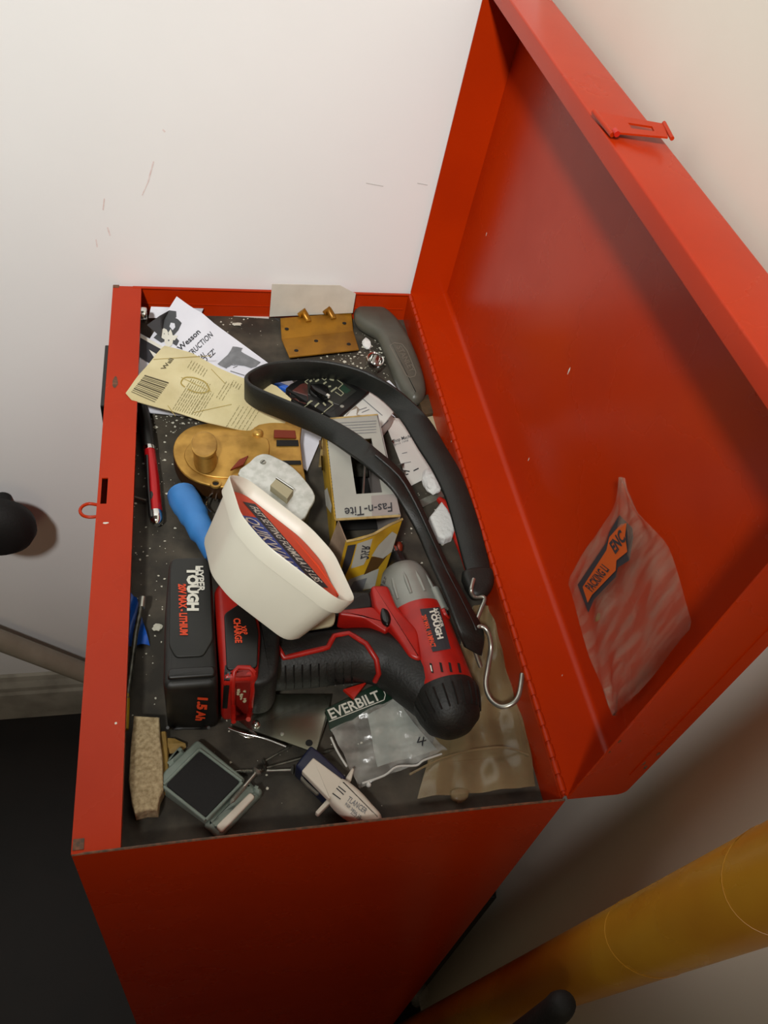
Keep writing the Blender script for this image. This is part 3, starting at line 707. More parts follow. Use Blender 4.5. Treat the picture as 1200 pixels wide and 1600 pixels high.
foot = mk('foot_housing', pillow(roundpoly([p-Vector((0, 0, .032)) for p in ho_off([(334, 916), (352, 900), (378, 885), (402, 945), (408, 985), (403, 1056), (346, 1064), (339, 990)], .028)], .005), .0315, .006, n=3), M['dred'], dr, smooth=True)
FZ = .0282
fp = onb('foot_panel', [(350, 960), (380, 940), (396, 955), (404, 990), (402, 1044), (354, 1048)], M['black'], FZ)
quadpatch('foot_slot', [(352, 1040), (361, 1040), (355, 1106), (348, 1106)], M['black'], dr, foot, 2, 6, .0006)
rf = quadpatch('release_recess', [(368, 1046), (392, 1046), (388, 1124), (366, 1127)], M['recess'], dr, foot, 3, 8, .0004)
ro_ = [hit(x, y, foot, .0008) for x, y in [(365, 1128), (364, 1100), (364, 1070), (366, 1050), (372, 1044), (390, 1044), (396, 1050), (394, 1080), (391, 1105), (388, 1124)]]
mk('release_frame', tube(ro_, .0018, 8), M['dred'], dr, smooth=True)
for i in range(9): mk('grime_crumb', blob(hit(372+(i*5) % 15, 1078+(i*7) % 18, rf, 0), .0013, i, 1, sc=(1, 1, 1), rough=.8), M['beige'], dr)
mk('battery_ridge', tube([hit(x, 1137, bat, .0003) for x in range(262, 334, 8)], .0012, 6), M['batt'], dr, smooth=True)
# rubber neck between foot and handle, the handle itself
mk('foot_neck', pillow(roundpoly(ho_off([(396, 975), (428, 985), (436, 1000), (432, 1075), (420, 1092), (392, 1096), (388, 1040)], bz), .006), .024, .004), M['grip'], dr, smooth=True)
hz = ZF+.0225
han = mk('handle', tube(catmull([P(385, 1034, hz), P(430, 1036, hz), P(480, 1032, hz), P(530, 1026, hz), P(575, 1024, hz), P(615, 1036, hz), P(655, 1066, hz), P(690, 1092, hz)], 4),
    [.020]*4+[.0212]*4+[.0215]*8+[.0220]*4+[.0228]*4+[.0228]*4+[.021], 24), M['grip'], dr, smooth=True)
for k in range(9):
    xx = 446+k*13; mk('grip_ridge', tube([hit(xx, 1040+j*9-k*.8, han, .0002) for j in range(5)], .0007, 5), M['black'], dr)
# motor housing
A0 = P(626, 892, -.010); B0 = P(712, 1140, -.011); ax = (B0-A0).normalized(); hl = (B0-A0).length; q = hl/.13
nose = mk('gearcase', lathe(A0-ax*.002, ax, [(0, .006), (.0006, .0125), (.003*q, .0170), (.008*q, .0196), (.014*q, .0212), (.030*q, .0225), (.048*q, .0233)], 40), M['silver'], dr, smooth=True)
sd = ax.cross(Vector((0, 0, 1))).normalized(); up = sd.cross(ax).normalized()
if up.z < 0: up = -up
def rad(a): return up*math.cos(math.radians(a)) + sd*math.sin(math.radians(a))
for a in (-75, -45, -15, 15, 45, 75):
    d = rad(a); mk('gearcase_rib', tube([A0+ax*.008*q+d*.0188, A0+ax*.022*q+d*.0216, A0+ax*.033*q+d*.0226], [.0012, .0018, .0014], 8), M['silver'], dr, smooth=True)
for a in (-48, 62):
    d = rad(a); mk('screw_tower', tube([A0+ax*.029*q+d*.0228, A0+ax*.048*q+d*.0242], .0042, 12), M['silver'], dr, smooth=True)
col = mk('chuck', lathe(A0-ax*.018, ax, [(0, .0058), (.001, .0068), (.010, .0072), (.013, .0100), (.017, .0110)], 24), M['black'], dr, smooth=True)
mk('bit_holder', lathe(A0-ax*.026, ax, [(0, .0025), (.001, .0038), (.009, .0038)], 12), M['chrome'], dr, smooth=True)
red = mk('red_shell', lathe(A0, ax, [(.0395*q, .0222), (.040*q, .0239), (.045*q, .0245), (.060*q, .0250), (.100*q, .0253), (.110*q, .0250)], 44), M['dred'], dr, smooth=True)
rear = mk('rear_cap', lathe(A0, ax, [(.102*q, .0255), (.104*q, .0263), (.108*q, .0266), (.112*q, .0260), (.118*q, .0244), (.126*q, .0205), (.132*q, .012), (.1345*q, .0001)], 44), M['grip'], dr, smooth=True)
for a in range(-80, 81, 16):
    d = rad(a); mk('rear_rib', tube([A0+ax*.107*q+d*.0268, A0+ax*.113*q+d*.0260, A0+ax*.122*q+d*.0228], .0008, 6), M['black'], dr)
for a in (-52, 60):
    d = rad(a); c = A0+ax*.0500*q+d*.0230
    mk('screw_ear', lathe(c-d*.006, d, [(0, .0062), (.007, .0060), (.009, .0050)], 18), M['dred'], dr, smooth=True)
    mk('ear_screw', lathe(c+d*.0032, d, [(-.002, .0031), (.0002, .0029), (.0004, .0001)], 12), M['blackg'], dr)
# red shoulder between housing and handle, trigger and overmould
mk('red_shoulder', pillow(roundpoly(ho_off([(576, 929), (603, 929), (616, 962), (650, 1000), (654, 1046), (636, 1040), (602, 988), (582, 966)], ZF+.034), .004), .014, .003), M['dred'], dr, smooth=True)
mk('red_shoulder', pillow(roundpoly(ho_off([(528, 963), (580, 958), (612, 985), (600, 998), (566, 976), (528, 971)], ZF+.036), .002), .010, .002), M['dred'], dr, smooth=True)
mk('trigger', pillow(roundpoly(ho_off([(470, 962), (528, 938), (576, 938), (582, 962), (528, 976), (466, 990)], ZF+.026), .004), .014, .003), M['black'], dr, smooth=True)
mk('direction_button', pillow(catmull(ho_off([(596, 952), (606, 956), (611, 970), (606, 980), (597, 974), (594, 962)], ZF+.046), 3, True), .003, .002), M['blackg'], dr, smooth=True)
zr = ZF+.0455
def hline(pts, w_, ma, nm='red_trim'):
    P3 = [hit(x, y, [han, foot], .0002, zr) for x, y in resample2(pts)]
    return mk(nm, tube(P3, w_, 8), ma, dr, smooth=True)
def resample2(pts):
    out = []
    for i in range(len(pts)-1):
        k = max(2, int(math.hypot(pts[i+1][0]-pts[i][0], pts[i+1][1]-pts[i][1])/8))
        for j in range(k): out.append((pts[i][0]+(pts[i+1][0]-pts[i][0])*j/k, pts[i][1]+(pts[i+1][1]-pts[i][1])*j/k))
    out.append(pts[-1]); return out
hline([(428, 1002), (444, 1028), (512, 1012), (522, 994), (545, 990), (572, 1006), (588, 1030), (592, 1052), (586, 1064)], .0022, M['dred'])
# label on motor housing and air vents
lab = quadpatch('housing_label', [(656, 952), (686, 949), (704, 1014), (676, 1019)], M['ink'], dr, red, 12, 8, .0004)
text('TOUGH', (670, 953), (684, 1000), (678, 951), M['white'], dr, red, .0009, bold=.05)
text('HYPER', (678, 953), (688, 982), (683, 951.5), M['white'], dr, red, .0009, bold=.02)
text('20V MAX', (659, 963), (666, 985), (665, 961), M['orange'], dr, red, .0009, bold=.04)
text('1/4 IMPACT', (666, 988), (674, 1013), (673, 986), M['orange'], dr, red, .0009, bold=.04)
for x, y in [(674, 1044), (689, 1043), (703, 1043), (717, 1044)]:
    polypatch('air_vent', [(x-3, y-8), (x+1, y-7), (x+4, y+8), (x, y+7)], M['hole'], dr, red, .0004)
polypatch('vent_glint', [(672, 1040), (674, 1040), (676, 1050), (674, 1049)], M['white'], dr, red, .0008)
text('TOUGH', (293, 887), (293.5, 955), (309, 887), M['white'], dr, bl, .0006, bold=.06)
text('HYPER', (306, 885), (309, 925), (317, 885), M['white'], dr, bl, .0006, bold=.03)
text('20V MAX - LITHIUM', (279, 913), (282, 994), (290, 912), M['orange'], dr, bl, .0006, bold=.05, shear=.15)
text('1.5', (310, 1088), (308, 1107), (324, 1089), M['orange'], dr, bat, .0008, bold=.06)
text('Ah', (308, 1109), (306, 1124), (321, 1110), M['orange'], dr, bat, .0008, bold=.05)
text('XRP', (375, 978), (378, 992), (384, 978), M['orange'], dr, fp, .0006, bold=.03)
text('CHARGE', (365, 967), (368, 1006), (375, 966), M['orange'], dr, fp, .0006, bold=.04, shear=.1)
tri = [P(x, y, ZF+.012) for x, y in [(536, 1080), (572, 1069), (552, 1094)]]
tag(mk('red_scrap', prism(tri, (0, 0, .003)), M['bred']), 'small bright red triangle poking out under the driver handle', 'scrap')

# ------------------------------------------------------------------ product carton
cb = root('product_carton', dz(560, 830), 'grey and yellow fastener carton with a window and torn open end', 'carton')
Z1 = .030
TL, TR, BR, BL = (507, 655), (590, 648), (625, 806), (524, 812)
cq = lambda s, t, z=Z1: P((TL[0]*(1-s)+TR[0]*s)*(1-t)+(BL[0]*(1-s)+BR[0]*s)*t, (TL[1]*(1-s)+TR[1]*s)*(1-t)+(BL[1]*(1-s)+BR[1]*s)*t, z)
def cell(s0, s1, t0, t1): return prism([cq(s0, t0), cq(s1, t0), cq(s1, t1), cq(s0, t1)], (0, 0, -.0010))
ctop = mk('top_panel', join(cell(0, .38, 0, 1), cell(.80, 1, 0, 1), cell(.38, .80, 0, .22), cell(.38, .80, .76, 1)), M['boxg'], cb)
dn = Vector((0, 0, -(Z1-ZF-.003)))
def wall(a, b, ma, nm, tilt=Vector()):
    a = Vector(a); b = Vector(b); t = (b-a).normalized(); nn = Vector((-t.y, t.x, 0))*.0007
    return mk(nm, ([a-nn, b-nn, b-nn+dn+tilt, a-nn+dn+tilt, a+nn, b+nn, b+nn+dn+tilt, a+nn+dn+tilt], BF), ma, cb)
c00, c10, c11, c01 = cq(0, 0), cq(1, 0), cq(1, 1), cq(0, 1)
bulge = Vector((-.010, .002, 0))
lw = wall(c00, c01, M['boxy'], 'yellow_side', Vector((.004, 0, .002)))
wall(c10, c11, M['boxg2'], 'right_side', Vector((-.004, 0, 0)))
wall(c00, c10, M['kraft'], 'far_end')
mk('raw_edge', tube([c00, c10], .0009, 6), M['kraft'], cb)
# front panel bows outward leaving a dark gap under the top
e0 = P(541, 846, Z1-.006); e1 = P(629, 811, Z1-.004); b0 = P(520, 934, ZF+.006); b1 = P(594, 916, ZF+.006)
fpn = mk('front_panel', ruled([e0, P(585, 834, Z1-.005), e1], [b0, b1], 12, 8, thk=.001), M['boxy'], cb)
mk('front_raw_edge', tube([e0, P(563, 842, Z1-.005), P(585, 834, Z1-.005), P(607, 821, Z1-.004), e1], .0011, 6), M['kraft'], cb)
mk('side_flap', ruled([P(528, 814, Z1-.002), e0], [P(500, 888, ZF+.012), P(526, 905, ZF+.012)], 6, 8, thk=.001), M['kraftp'], cb)
mk('top_raw_edge', tube([cq(0, 1), cq(.5, 1), cq(1, 1)], .0011, 6), M['kraft'], cb)
mk('carton_floor', prism([P(528, 830, ZF+.004), P(600, 826, ZF+.004), P(590, 660, ZF+.004), P(500, 668, ZF+.004)], (0, 0, .001)), M['hole'], cb)  # near-black colour stands in for the shade inside the carton
polypatch('printed_band', [(543, 852), (556, 850), (548, 880), (532, 915), (524, 928)], M['ink'], cb, fpn)
polypatch('printed_panel', [(558, 849), (582, 841), (574, 870), (568, 882), (548, 888)], M['boxg'], cb, fpn)
text('2½R', (563, 873), (566, 851), (575, 873), M['ink'], cb, fpn, .0008, bold=.03)
polypatch('torn_patch', [(612, 830), (622, 836), (616, 858), (598, 872), (580, 868), (590, 852)], M['boxg'], cb, fpn, .0007)
polypatch('printed_picture', [(580, 870), (592, 868), (606, 866), (590, 888), (568, 898)], M['boxyb'], cb, fpn)
polypatch('printed_panel', [(545, 905), (592, 888), (585, 918), (575, 932), (532, 934)], M['boxg'], cb, fpn)
polypatch('printed_picture', [(552, 908), (573, 902), (566, 922), (540, 930)], M['greyink'], cb, fpn, .0008)
text('REFIT', (592, 918), (602, 889), (598, 920), M['ink'], cb, fpn, .0008, bold=.02)
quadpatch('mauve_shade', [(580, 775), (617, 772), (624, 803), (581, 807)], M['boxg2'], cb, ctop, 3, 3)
text('Fas-n-Tite', (612, 786), (538, 795), (613, 800), M['ink'], cb, ctop, .0008, bold=.01)
lines('small_print', [(520, 662+k*4.4, 588, 658+k*4.4) for k in range(5)], 1.0, M['greyink'], cb, ctop)
lines('side_print', [(504, 735, 503, 712), (500, 700, 500, 688)], 3, M['boxyb'], cb, lw)
polypatch('side_tear', [(506, 768), (512, 762), (519, 790), (518, 802), (510, 790)], M['white'], cb, lw)
ps = root('steel_strip', dz(570, 750), 'thin bright metal strip seen through the carton window', 'fastener')
mk('strip', tube([P(567, 775, .018), P(570, 728, .018)], .0011, 6), M['steel'], ps)
mk('strip_backing', prism([P(545, 745, -.02), P(575, 745, -.02), P(570, 700, -.02), P(540, 700, -.02)], (0, 0, .002)), M['dsteel'], ps)
tag(mk('drill_bit', lathe(P(623, 862, ZF+.010), (0, .5, .5), [(0, .0015), (.001, .0034), (.006, .0038), (.009, .002)], 14), M['rustred'], smooth=True), 'small glossy red tip between the carton and the strap', 'bit')

# ------------------------------------------------------------------ white plastic tub
a_h = (P(540, 928, .074)-P(372, 738, .074)); a_h.z = 0; LT = a_h.length; a_v = a_h.normalized()
side = Vector((-a_v.y, a_v.x, 0))
if side.y < 0: side = -side
EL = math.radians(50)
nn = side*math.cos(EL)+Vector((0, 0, 1))*math.sin(EL); bb = nn.cross(a_v).normalized()
if bb.z < 0: bb = -bb
ctr = P(452, 838, .074)
def rrect(hx_, hy_, r, c, n=4):
    q = [(1, .26), (.22, 1), (-.22, 1), (-1, .26), (-1, -.26), (-.22, -1), (.22, -1), (1, -.26)]
    return roundpoly([c+a_v*(hx_*x)+bb*(hy_*y) for x, y in q], .010*hx_/HX, 4)
HX, HY = LT/2*1.03, .043
loops = []
DT = .052
for d, k, r in [(-DT, .72, .012), (-DT, .77, .014), (-DT+.003, .80, .015), (-.0125, .925, .020), (-.0115, .975, .021), (0, 1.0, .022), (.001, .99, .022), (0, .965, .021), (-.010, .93, .020), (-DT+.004, .77, .014), (-DT+.0025, .7, .012)]:
    loops.append(rrect(HX*k, HY*k, r, ctr+nn*d))
V = [p for l_ in loops for p in l_]; m_ = len(loops[0]); F = []
for i in range(len(loops)-1):
    for k in range(m_): k2 = (k+1) % m_; F.append((i*m_+k, i*m_+k2, (i+1)*m_+k2, (i+1)*m_+k))
F.append(tuple(range(m_))); F.append(tuple((len(loops)-1)*m_+k for k in range(m_)))
tb = root('plastic_tub', P(430, 880, ZF), 'white rounded plastic tub tipped on its side, its mouth facing the hinge', 'tub')
tub = mk('tub_body', (V, F), M['whitep'], tb, smooth=True)
pk = root('packet', P(450, 850, ZF), 'orange, blue and black printed packet inside the white tub', 'packet')
pko = rrect(HX*.88, HY*.86, .018, ctr-nn*.012)
pkb = mk('packet_body', prism(pko, nn*.003), M['orange'], pk)
def onp(name, s0, s1, t0, t1, ma, off):   # s along the mouth, t across (0 bottom..1 top)
    c = ctr-nn*(.009-off)
    g = lambda s, t: c+a_v*((s*2-1)*HX*.84)+bb*((t*2-1)*HY*.80)
    return mk(name, ([g(s0, t0), g(s1, t0), g(s1, t1), g(s0, t1)], [(0, 1, 2, 3)]), ma, pk)
onp('blue_band', .24, .76, .54, .93, mat('blue_print', '2b4a9a', .5), .0003)
onp('black_band', .08, .88, .32, .54, M['ink'], .0003)
def ptext(body, s0, s1, t0, t1, ma):
    c = bpy.data.curves.new('t', 'FONT'); c.body = body; c.resolution_u = 2; c.offset = .01; c.shear = .2
    o = bpy.data.objects.new('t', c); S.collection.objects.link(o); dg = bpy.context.evaluated_depsgraph_get(); me = bpy.data.meshes.new_from_object(o.evaluated_get(dg))
    vs = [v.co.copy() for v in me.vertices]; fs = [tuple(p.vertices) for p in me.polygons]; bpy.data.objects.remove(o)
    x0 = min(v.x for v in vs); x1 = max(v.x for v in vs); cc_ = ctr-nn*(.009-.0008)
    mk('lettering', ([cc_+a_v*(((s0+(s1-s0)*(v.x-x0)/(x1-x0))*2-1)*HX*.84)+bb*(((t0+(t1-t0)*v.y/.69)*2-1)*HY*.80) for v in vs], fs), ma, pk)
ptext('QUIKWALL', .26, .74, .80, .60, M['white'])
ptext('FAST SETTING FORMULA / 5 LBS', .12, .84, .49, .36, M['white'])
mk('foil_fold', tube([ctr-nn*.010+a_v*(-.3*HX)+bb*HY*-.62, ctr-nn*.009+a_v*(.3*HX)-bb*HY*.58, ctr-nn*.010+a_v*(.75*HX)-bb*HY*.42], .0012, 6), M['orange'], pk, smooth=True)
tag(mk('tub_lid', pillow(roundpoly([P(x, y, ZF+.047) for x, y in [(432, 962), (500, 946), (525, 958), (522, 978), (442, 992)]], .004), .0015, .001), M['beige']), 'pale plastic lid edge sticking out beneath the white tub', 'lid')
tag(mk('plastic_channel', fbox(P(534, 938, ZF+.03), (P(568, 940, ZF+.03)-P(534, 938, ZF+.03)).normalized(), Vector((0, 1, 0)), Vector((0, 0, 1)), 0, .016, -.004, .003, -.003, .002), M['beige'], bevel=.0005), 'short pale plastic strip between the tub and the trigger', 'strip')

# ------------------------------------------------------------------ rubber strap
st = root('rubber_strap', dz(560, 700), 'black rubber tarp strap looped over the carton with wire hooks', 'strap')
pairs = [((768, 908, .000), (738, 922, -.002)), ((764, 880, .000), (724, 880, -.002)), ((752, 830, .002), (712, 835, .000)), ((736, 780, .004), (697, 782, .002)), ((718, 735, .005), (677, 738, .003)),
         ((696, 698, .006), (653, 700, .004)), ((670, 655, .010), (625, 655, .004)), ((630, 615, .016), (590, 620, .000)), ((584, 586, .020), (552, 600, -.004)), ((533, 569, .022), (515, 592, -.006)), ((480, 562, .022), (480, 592, -.004)),
         ((427, 566, .022), (430, 598, -.002)), ((398, 576, .022), (404, 612, .000)), ((385, 588, .024), (385, 622, .000)), ((395, 602, .028), (398, 637, .006)), ((440, 622, .034), (440, 655, .012)),
         ((507, 649, .042), (503, 683, .030)), ((555, 676, .045), (547, 711, .038)), ((589, 703, .044), (579, 735, .040)), ((627, 737, .036), (611, 764, .036)), ((653, 780, .026), (632, 797, .024)), ((680, 839, .014), (653, 836, .014)),
         ((707, 897, .010), (672, 878, .016)), ((732, 945, .008), (695, 928, .018)), ((755, 988, .002), (712, 975, .014)), ((752, 1025, -.004), (725, 1010, .002))]
stb = mk('strap_band', band([(P(*a), P(*b)) for a, b in pairs], .0042), M['rubber'], st, smooth=True)
mk('strap_rib', tube(catmull([P(a[0]*.75+b[0]*.25, a[1]*.75+b[1]*.25, a[2]*.75+b[2]*.25+.0022) for a, b in pairs[18:25]], 3), .0010, 6), M['rubber'], st, smooth=True)
e0_, e1_ = P(768, 902, -.002), P(736, 918, -.004); mk('strap_end', pillow(catmull([P(x, y, -.002) for x, y in [(722, 895), (765, 890), (771, 912), (762, 930), (745, 936), (732, 928)]], 3, True), .006, .005), M['rubber'], st, smooth=True)
hk = mk('hook', tube(catmull([P(x, y, z) for x, y, z in [(740, 905, .006), (736, 922, .006), (741, 932, .0), (757, 934, .0), (750, 955, -.004), (741, 982, -.006), (740, 1008, -.010), (745, 1026, -.016), (751, 1042, -.022)]], 5), .0018, 10), M['steel'], st, smooth=True)
hk2 = mk('hook', tube(catmull([P(x, y, z) for x, y, z in [(738, 1000, -.008), (742, 984, .004), (752, 979, .006), (762, 987, .005), (767, 1010, -.004), (763, 1040, -.010), (759, 1070, -.012), (766, 1092, -.012), (782, 1104, -.010), (800, 1100, -.006), (811, 1085, -.003), (816, 1053, 0)]], 5), .0019, 10), M['steel'], st, smooth=True)

# ------------------------------------------------------------------ left side bits
rd = root('metal_rod', dz(215, 1020), 'thin dirty metal rod beside the front flange, yellow at one end', 'rod')
mk('shaft', tube([P(222, 940, ZF+.014), P(212, 990, ZF+.013), P(203, 1060, ZF+.012), P(198, 1092, ZF+.012)], .0021, 10), M['dsteel'], rd, smooth=True)
mk('tip', tube([P(223, 934, ZF+.014), P(221, 950, ZF+.014)], .0028, 10), M['steel'], rd, smooth=True)
mk('yellow_end', tube([P(198, 1085, ZF+.012), P(196, 1140, ZF+.010)], .0024, 10), M['boxy'], rd, smooth=True)
tag(mk('blue_wrapper', ruled([P(196, 916, ZF+.010), P(214, 935, ZF+.008)], [P(194, 1008, ZF+.003), P(234, 1008, ZF+.002)], 8, 8, disp=lambda s, t: Vector((0, 0, .002*math.sin(s*7+t*9)))), M['bluef'], smooth=True), 'crumpled blue foil wrapper under the thin metal rod', 'wrapper')
tag(mk('metal_pin', tube([P(206, 776, ZF+.003), P(228, 782, ZF+.003)], .0012, 8), M['steel']), 'short steel pin beside the clip of the red pen', 'pin')
ab = root('abrasive_stone', dz(230, 1200), 'gritty tan abrasive block with ochre edge beside the front flange', 'abrasive block')
abo = [(210, 1125), (250, 1127), (251, 1160), (255, 1190), (256, 1240), (250, 1252), (247, 1272), (230, 1272), (212, 1277), (207, 1262), (202, 1225), (205, 1175)]
mk('block', pillow([P(x, y, ZF+.008) for x, y in abo], .007, .0015), M['grit'], ab)
mk('ochre_strip', tube([P(254, 1145, ZF+.008), P(256, 1165, ZF+.007), P(258, 1200, ZF+.006), P(258, 1240, ZF+.006)], .0028, 8), M['ochre'], ab)
tag(mk('ochre_crumb', blob(P(268, 1165, ZF+.004), .0055, 44, 2, sc=(1.5, 1, .5), rough=.7), M['ochre']), 'brown crumbling scrap between the abrasive block and grey frame', 'scrap')
# grey frame tool
ft = root('square_pad_tool', dz(325, 1235), 'grey-green square plastic frame with a black pad and white bar', 'frame')
fz = ZF+.0065
fo_ = [P(x, y, fz) for x, y in [(309, 1160), (384, 1222), (325, 1288), (248, 1232), (255, 1212)]]
f_ = mk('frame_body', pillow(roundpoly(fo_, .003), .006, .002), M['ggreen'], ft, smooth=True)
onf = lambda nm, pts, ma, z, h: mk(nm, pillow(roundpoly([P(x, y, z) for x, y in pts], .002), h, h*.8), ma, ft, smooth=True)
onf('pad', [(312, 1174), (375, 1222), (321, 1278), (259, 1227)], M['pad'], fz+.0064, .0008)
for a, b in [((312, 1171), (378, 1221)), ((378, 1223), (322, 1281)), ((321, 1281), (256, 1229)), ((256, 1226), (311, 1171))]:
    mk('inner_rim', tube([P(*a, fz+.0063), P(*b, fz+.0063)], .0013, 8), M['ggreen'], ft, smooth=True)
onf('side_bar', [(388, 1222), (411, 1242), (342, 1312), (318, 1290)], M['ggreen'], fz-.001, .005)
onf('white_bar', [(391, 1238), (399, 1246), (346, 1302), (337, 1292)], M['ivory'], fz+.0045, .0016)
onf('corner_block', [(262, 1188), (282, 1167), (291, 1180), (264, 1205)], M['ggreen'], fz-.001, .005)
onf('hinge_end', [(398, 1226), (411, 1238), (406, 1246), (394, 1240)], M['ggreen'], fz+.002, .004)

# sheet metal plate
pl = root('mending_plate', dz(440, 1130), 'polished zinc corner plate with a round hole, half under the driver', 'plate')
plo = [P(x, y, z) for x, y, z in [(372, 1085, ZF+.006), (518, 1085, ZF+.006), (510, 1128, ZF+.009), (493, 1176, ZF+.011), (486, 1174, ZF+.011), (388, 1138, ZF+.008), (372, 1125, ZF+.008)]]
plb = mk('plate', prism(plo, (0, 0, -.0012)), M['zinc'], pl)
c = hit(483, 1161, plb, .0002); mk('round_hole', lathe(c, (0, 0, 1), [(0, .0027), (.0002, .0026), (.0003, .0001)], 18), M['hole'], pl)
c = hit(400, 1132, plb, 0); mk('rivet', lathe(c, (0, 0, 1), [(0, .0032), (.0015, .0030), (.0028, .0018), (.003, .0003)], 16), M['chrome'], pl, smooth=True)
c = hit(441, 1147, plb, 0); mk('punched_tab', lathe(c, (0, 0, 1), [(0, .0016), (.001, .0014), (.0012, .0002)], 10), M['steel'], pl)
wi = root('wire_clip', dz(400, 1148), 'bent bright wire clip lying along the edge of the zinc plate', 'wire')
mk('wire', tube(catmull([P(x, y, ZF+.010) for x, y in [(357, 1138), (380, 1146), (410, 1153), (447, 1167)]], 4), .0010, 8), M['chrome'], wi, smooth=True)
mk('wire', tube(catmull([P(x, y, ZF+.008) for x, y in [(374, 1147), (384, 1152), (396, 1152), (400, 1148), (390, 1141)]], 4), .0010, 8), M['chrome'], wi, smooth=True)

# screws
def screw(a, b, r, label, ma=M['steel'], extra=None, name='screw'):
    s = root(name, (Vector(a)+Vector(b))/2, label, 'screw', 'screws on the tray floor')
    a = Vector(a); b = Vector(b); t = b-a; l_ = t.length
    mk('head', lathe(a, t, [(0, r*1.6), (.0006, r*2.2), (.0022, r*1.0)], 14), ma, s, smooth=True)
    mk('shank', lathe(a, t, [(.0018, r*.75), (l_*.5, r*.75)], 12), ma, s, smooth=True)
    prof = []
    k = int(l_*.42/.0008)
    for i in range(k): prof += [(l_*.5+i*.0008, r*.70), (l_*.5+(i+.5)*.0008, r*.98)]
    prof += [(l_*.93, r*.7), (l_, r*.05)]
    mk('thread', lathe(a, t, prof, 10), ma, s)
    return s
z_ = ZF+.003
screw(P(402, 1205, ZF+.014), P(359, 1256, ZF+.019), .0018, 'bright screw lying on the rim of the grey-green frame', M['steel'])
screw(P(459, 1203, z_), P(366, 1205, z_), .0016, 'bright screw pointing left, its head beside the navy cassette end')
screw(P(412, 1201, z_+.004), P(524, 1171, z_+.004), .0013, 'long thin dull screw crossing under the navy end of the cassette', M['dsteel'])
screw(P(411, 1191, z_), P(456, 1165, z_), .0012, 'short dull screw running up to the edge of the zinc plate', M['dsteel'])

# white navy cassette
ca = root('plastic_applicator', dz(530, 1230), 'off-white plastic applicator with navy end, side wings and small print', 'applicator')
cz = ZF+.016
mk('navy_body', pillow(roundpoly([P(x, y, cz-.006) for x, y in [(484, 1172), (500, 1184), (540, 1222), (512, 1256), (478, 1222), (460, 1204)]], .002), .009, .002), M['navy'], ca, smooth=True)
mk('slide_panel', pillow(roundpoly([P(x, y, cz+.003) for x, y in [(489, 1186), (537, 1222), (514, 1251), (471, 1207)]], .001, 2), .003, .001), M['ivory'], ca, smooth=True)
cbd = mk('rounded_body', pillow(catmull([P(x, y, cz) for x, y in [(534, 1220), (560, 1238), (582, 1262), (594, 1276), (594, 1288), (578, 1290), (553, 1284), (530, 1270), (513, 1249), (523, 1234)]], 3, True), .007, .004), M['ivory'], ca, smooth=True)
mk('wing', pillow(roundpoly([P(x, y, cz-.004) for x, y in [(538, 1220), (550, 1201), (553, 1204), (547, 1226)]], .001), .003, .001), M['ivory'], ca, smooth=True)
mk('wing', pillow(roundpoly([P(x, y, cz-.004) for x, y in [(511, 1250), (516, 1256), (497, 1275), (492, 1271)]], .001), .003, .001), M['ivory'], ca, smooth=True)
mk('clear_window', pillow(roundpoly([P(x, y, cz-.004) for x, y in [(471, 1212), (479, 1220), (500, 1240), (495, 1243), (478, 1228), (469, 1218)]], .001), .002, .001), M['greyl'], ca, smooth=True)
lines('printed_bar', [(529, 1229, 540, 1238), (526, 1232, 537, 1242), (520, 1240, 532, 1249)], 1.6, M['ink'], ca, cbd)
text('TLANCER', (541, 1251), (570, 1272), (546, 1244), M['greyink'], ca, cbd, bold=.01)
text('REF 3806 10', (539, 1258), (563, 1279), (541, 1254), M['greyink'], ca, cbd, bold=.01)
text('LOT 2201', (548, 1271), (563, 1283), (551, 1268), M['ink'], ca, cbd, bold=.01)

# ------------------------------------------------------------------ header bag
hb = root('parts_bag', dz(600, 1150), 'clear zip bag with a dark green header card and pale paper inside', 'bag')
hbh = mk('header_card', sheetq([(508, 1108), (604, 1062), (622, 1087), (516, 1143)], [ZF+.010, ZF+.012, ZF+.012, ZF+.010], 8, 4, thk=.001), M['green'], hb)
text('EVERBILT', (518, 1124), (596, 1093), (511, 1110), M['white'], hb, hbh, bold=.02)
lines('header_rule', [(514, 1128, 600, 1094), (600, 1094, 602, 1086), (602, 1086, 598, 1076), (608, 1085, 611, 1079)], 1.3, M['white'], hb, hbh)
mk('header_paper', sheetq([(574, 1118), (618, 1092), (682, 1172), (590, 1198)], [ZF+.006, ZF+.007, ZF+.004, ZF+.004], 8, 8, disp=lambda s, t: Vector((0, 0, .0012*math.sin(s*8+t*6)))), M['clearp'], hb, smooth=True)
hbb = mk('clear_bag', sheetq([(516, 1140), (622, 1086), (700, 1172), (562, 1230)], [ZF+.012, ZF+.013, ZF+.006, ZF+.008], 26, 22,
    disp=lambda s, t: Vector((0, 0, .0016*math.sin(s*13+t*5)+.0013*math.sin(t*17-s*9))), thk=.0003), M['clear'], hb, smooth=True)
lines('pen_figure', [(655, 1152, 652, 1162), (652, 1162, 665, 1158), (661, 1152, 659, 1167)], 1.9, M['ink'], hb, hbb, .0012)
mk('bag_seam', tube(catmull([P(x, y, z) for x, y, z in [(566, 1224, ZF+.009), (600, 1212, ZF+.010), (620, 1198, ZF+.011), (650, 1196, ZF+.010), (662, 1188, ZF+.011), (690, 1178, ZF+.008)]], 4), .0008, 6), M['lightw'], hb, smooth=True)
mk('bag_seam', tube(catmull([P(x, y, ZF+.011) for x, y in [(517, 1152), (525, 1170), (533, 1184), (542, 1198)]], 4), .0008, 6), M['lightw'], hb, smooth=True)
mk('bead', blob(P(576, 1226, ZF+.008), .0020, 5, 2, rough=0), M['lightw'], hb, smooth=True)
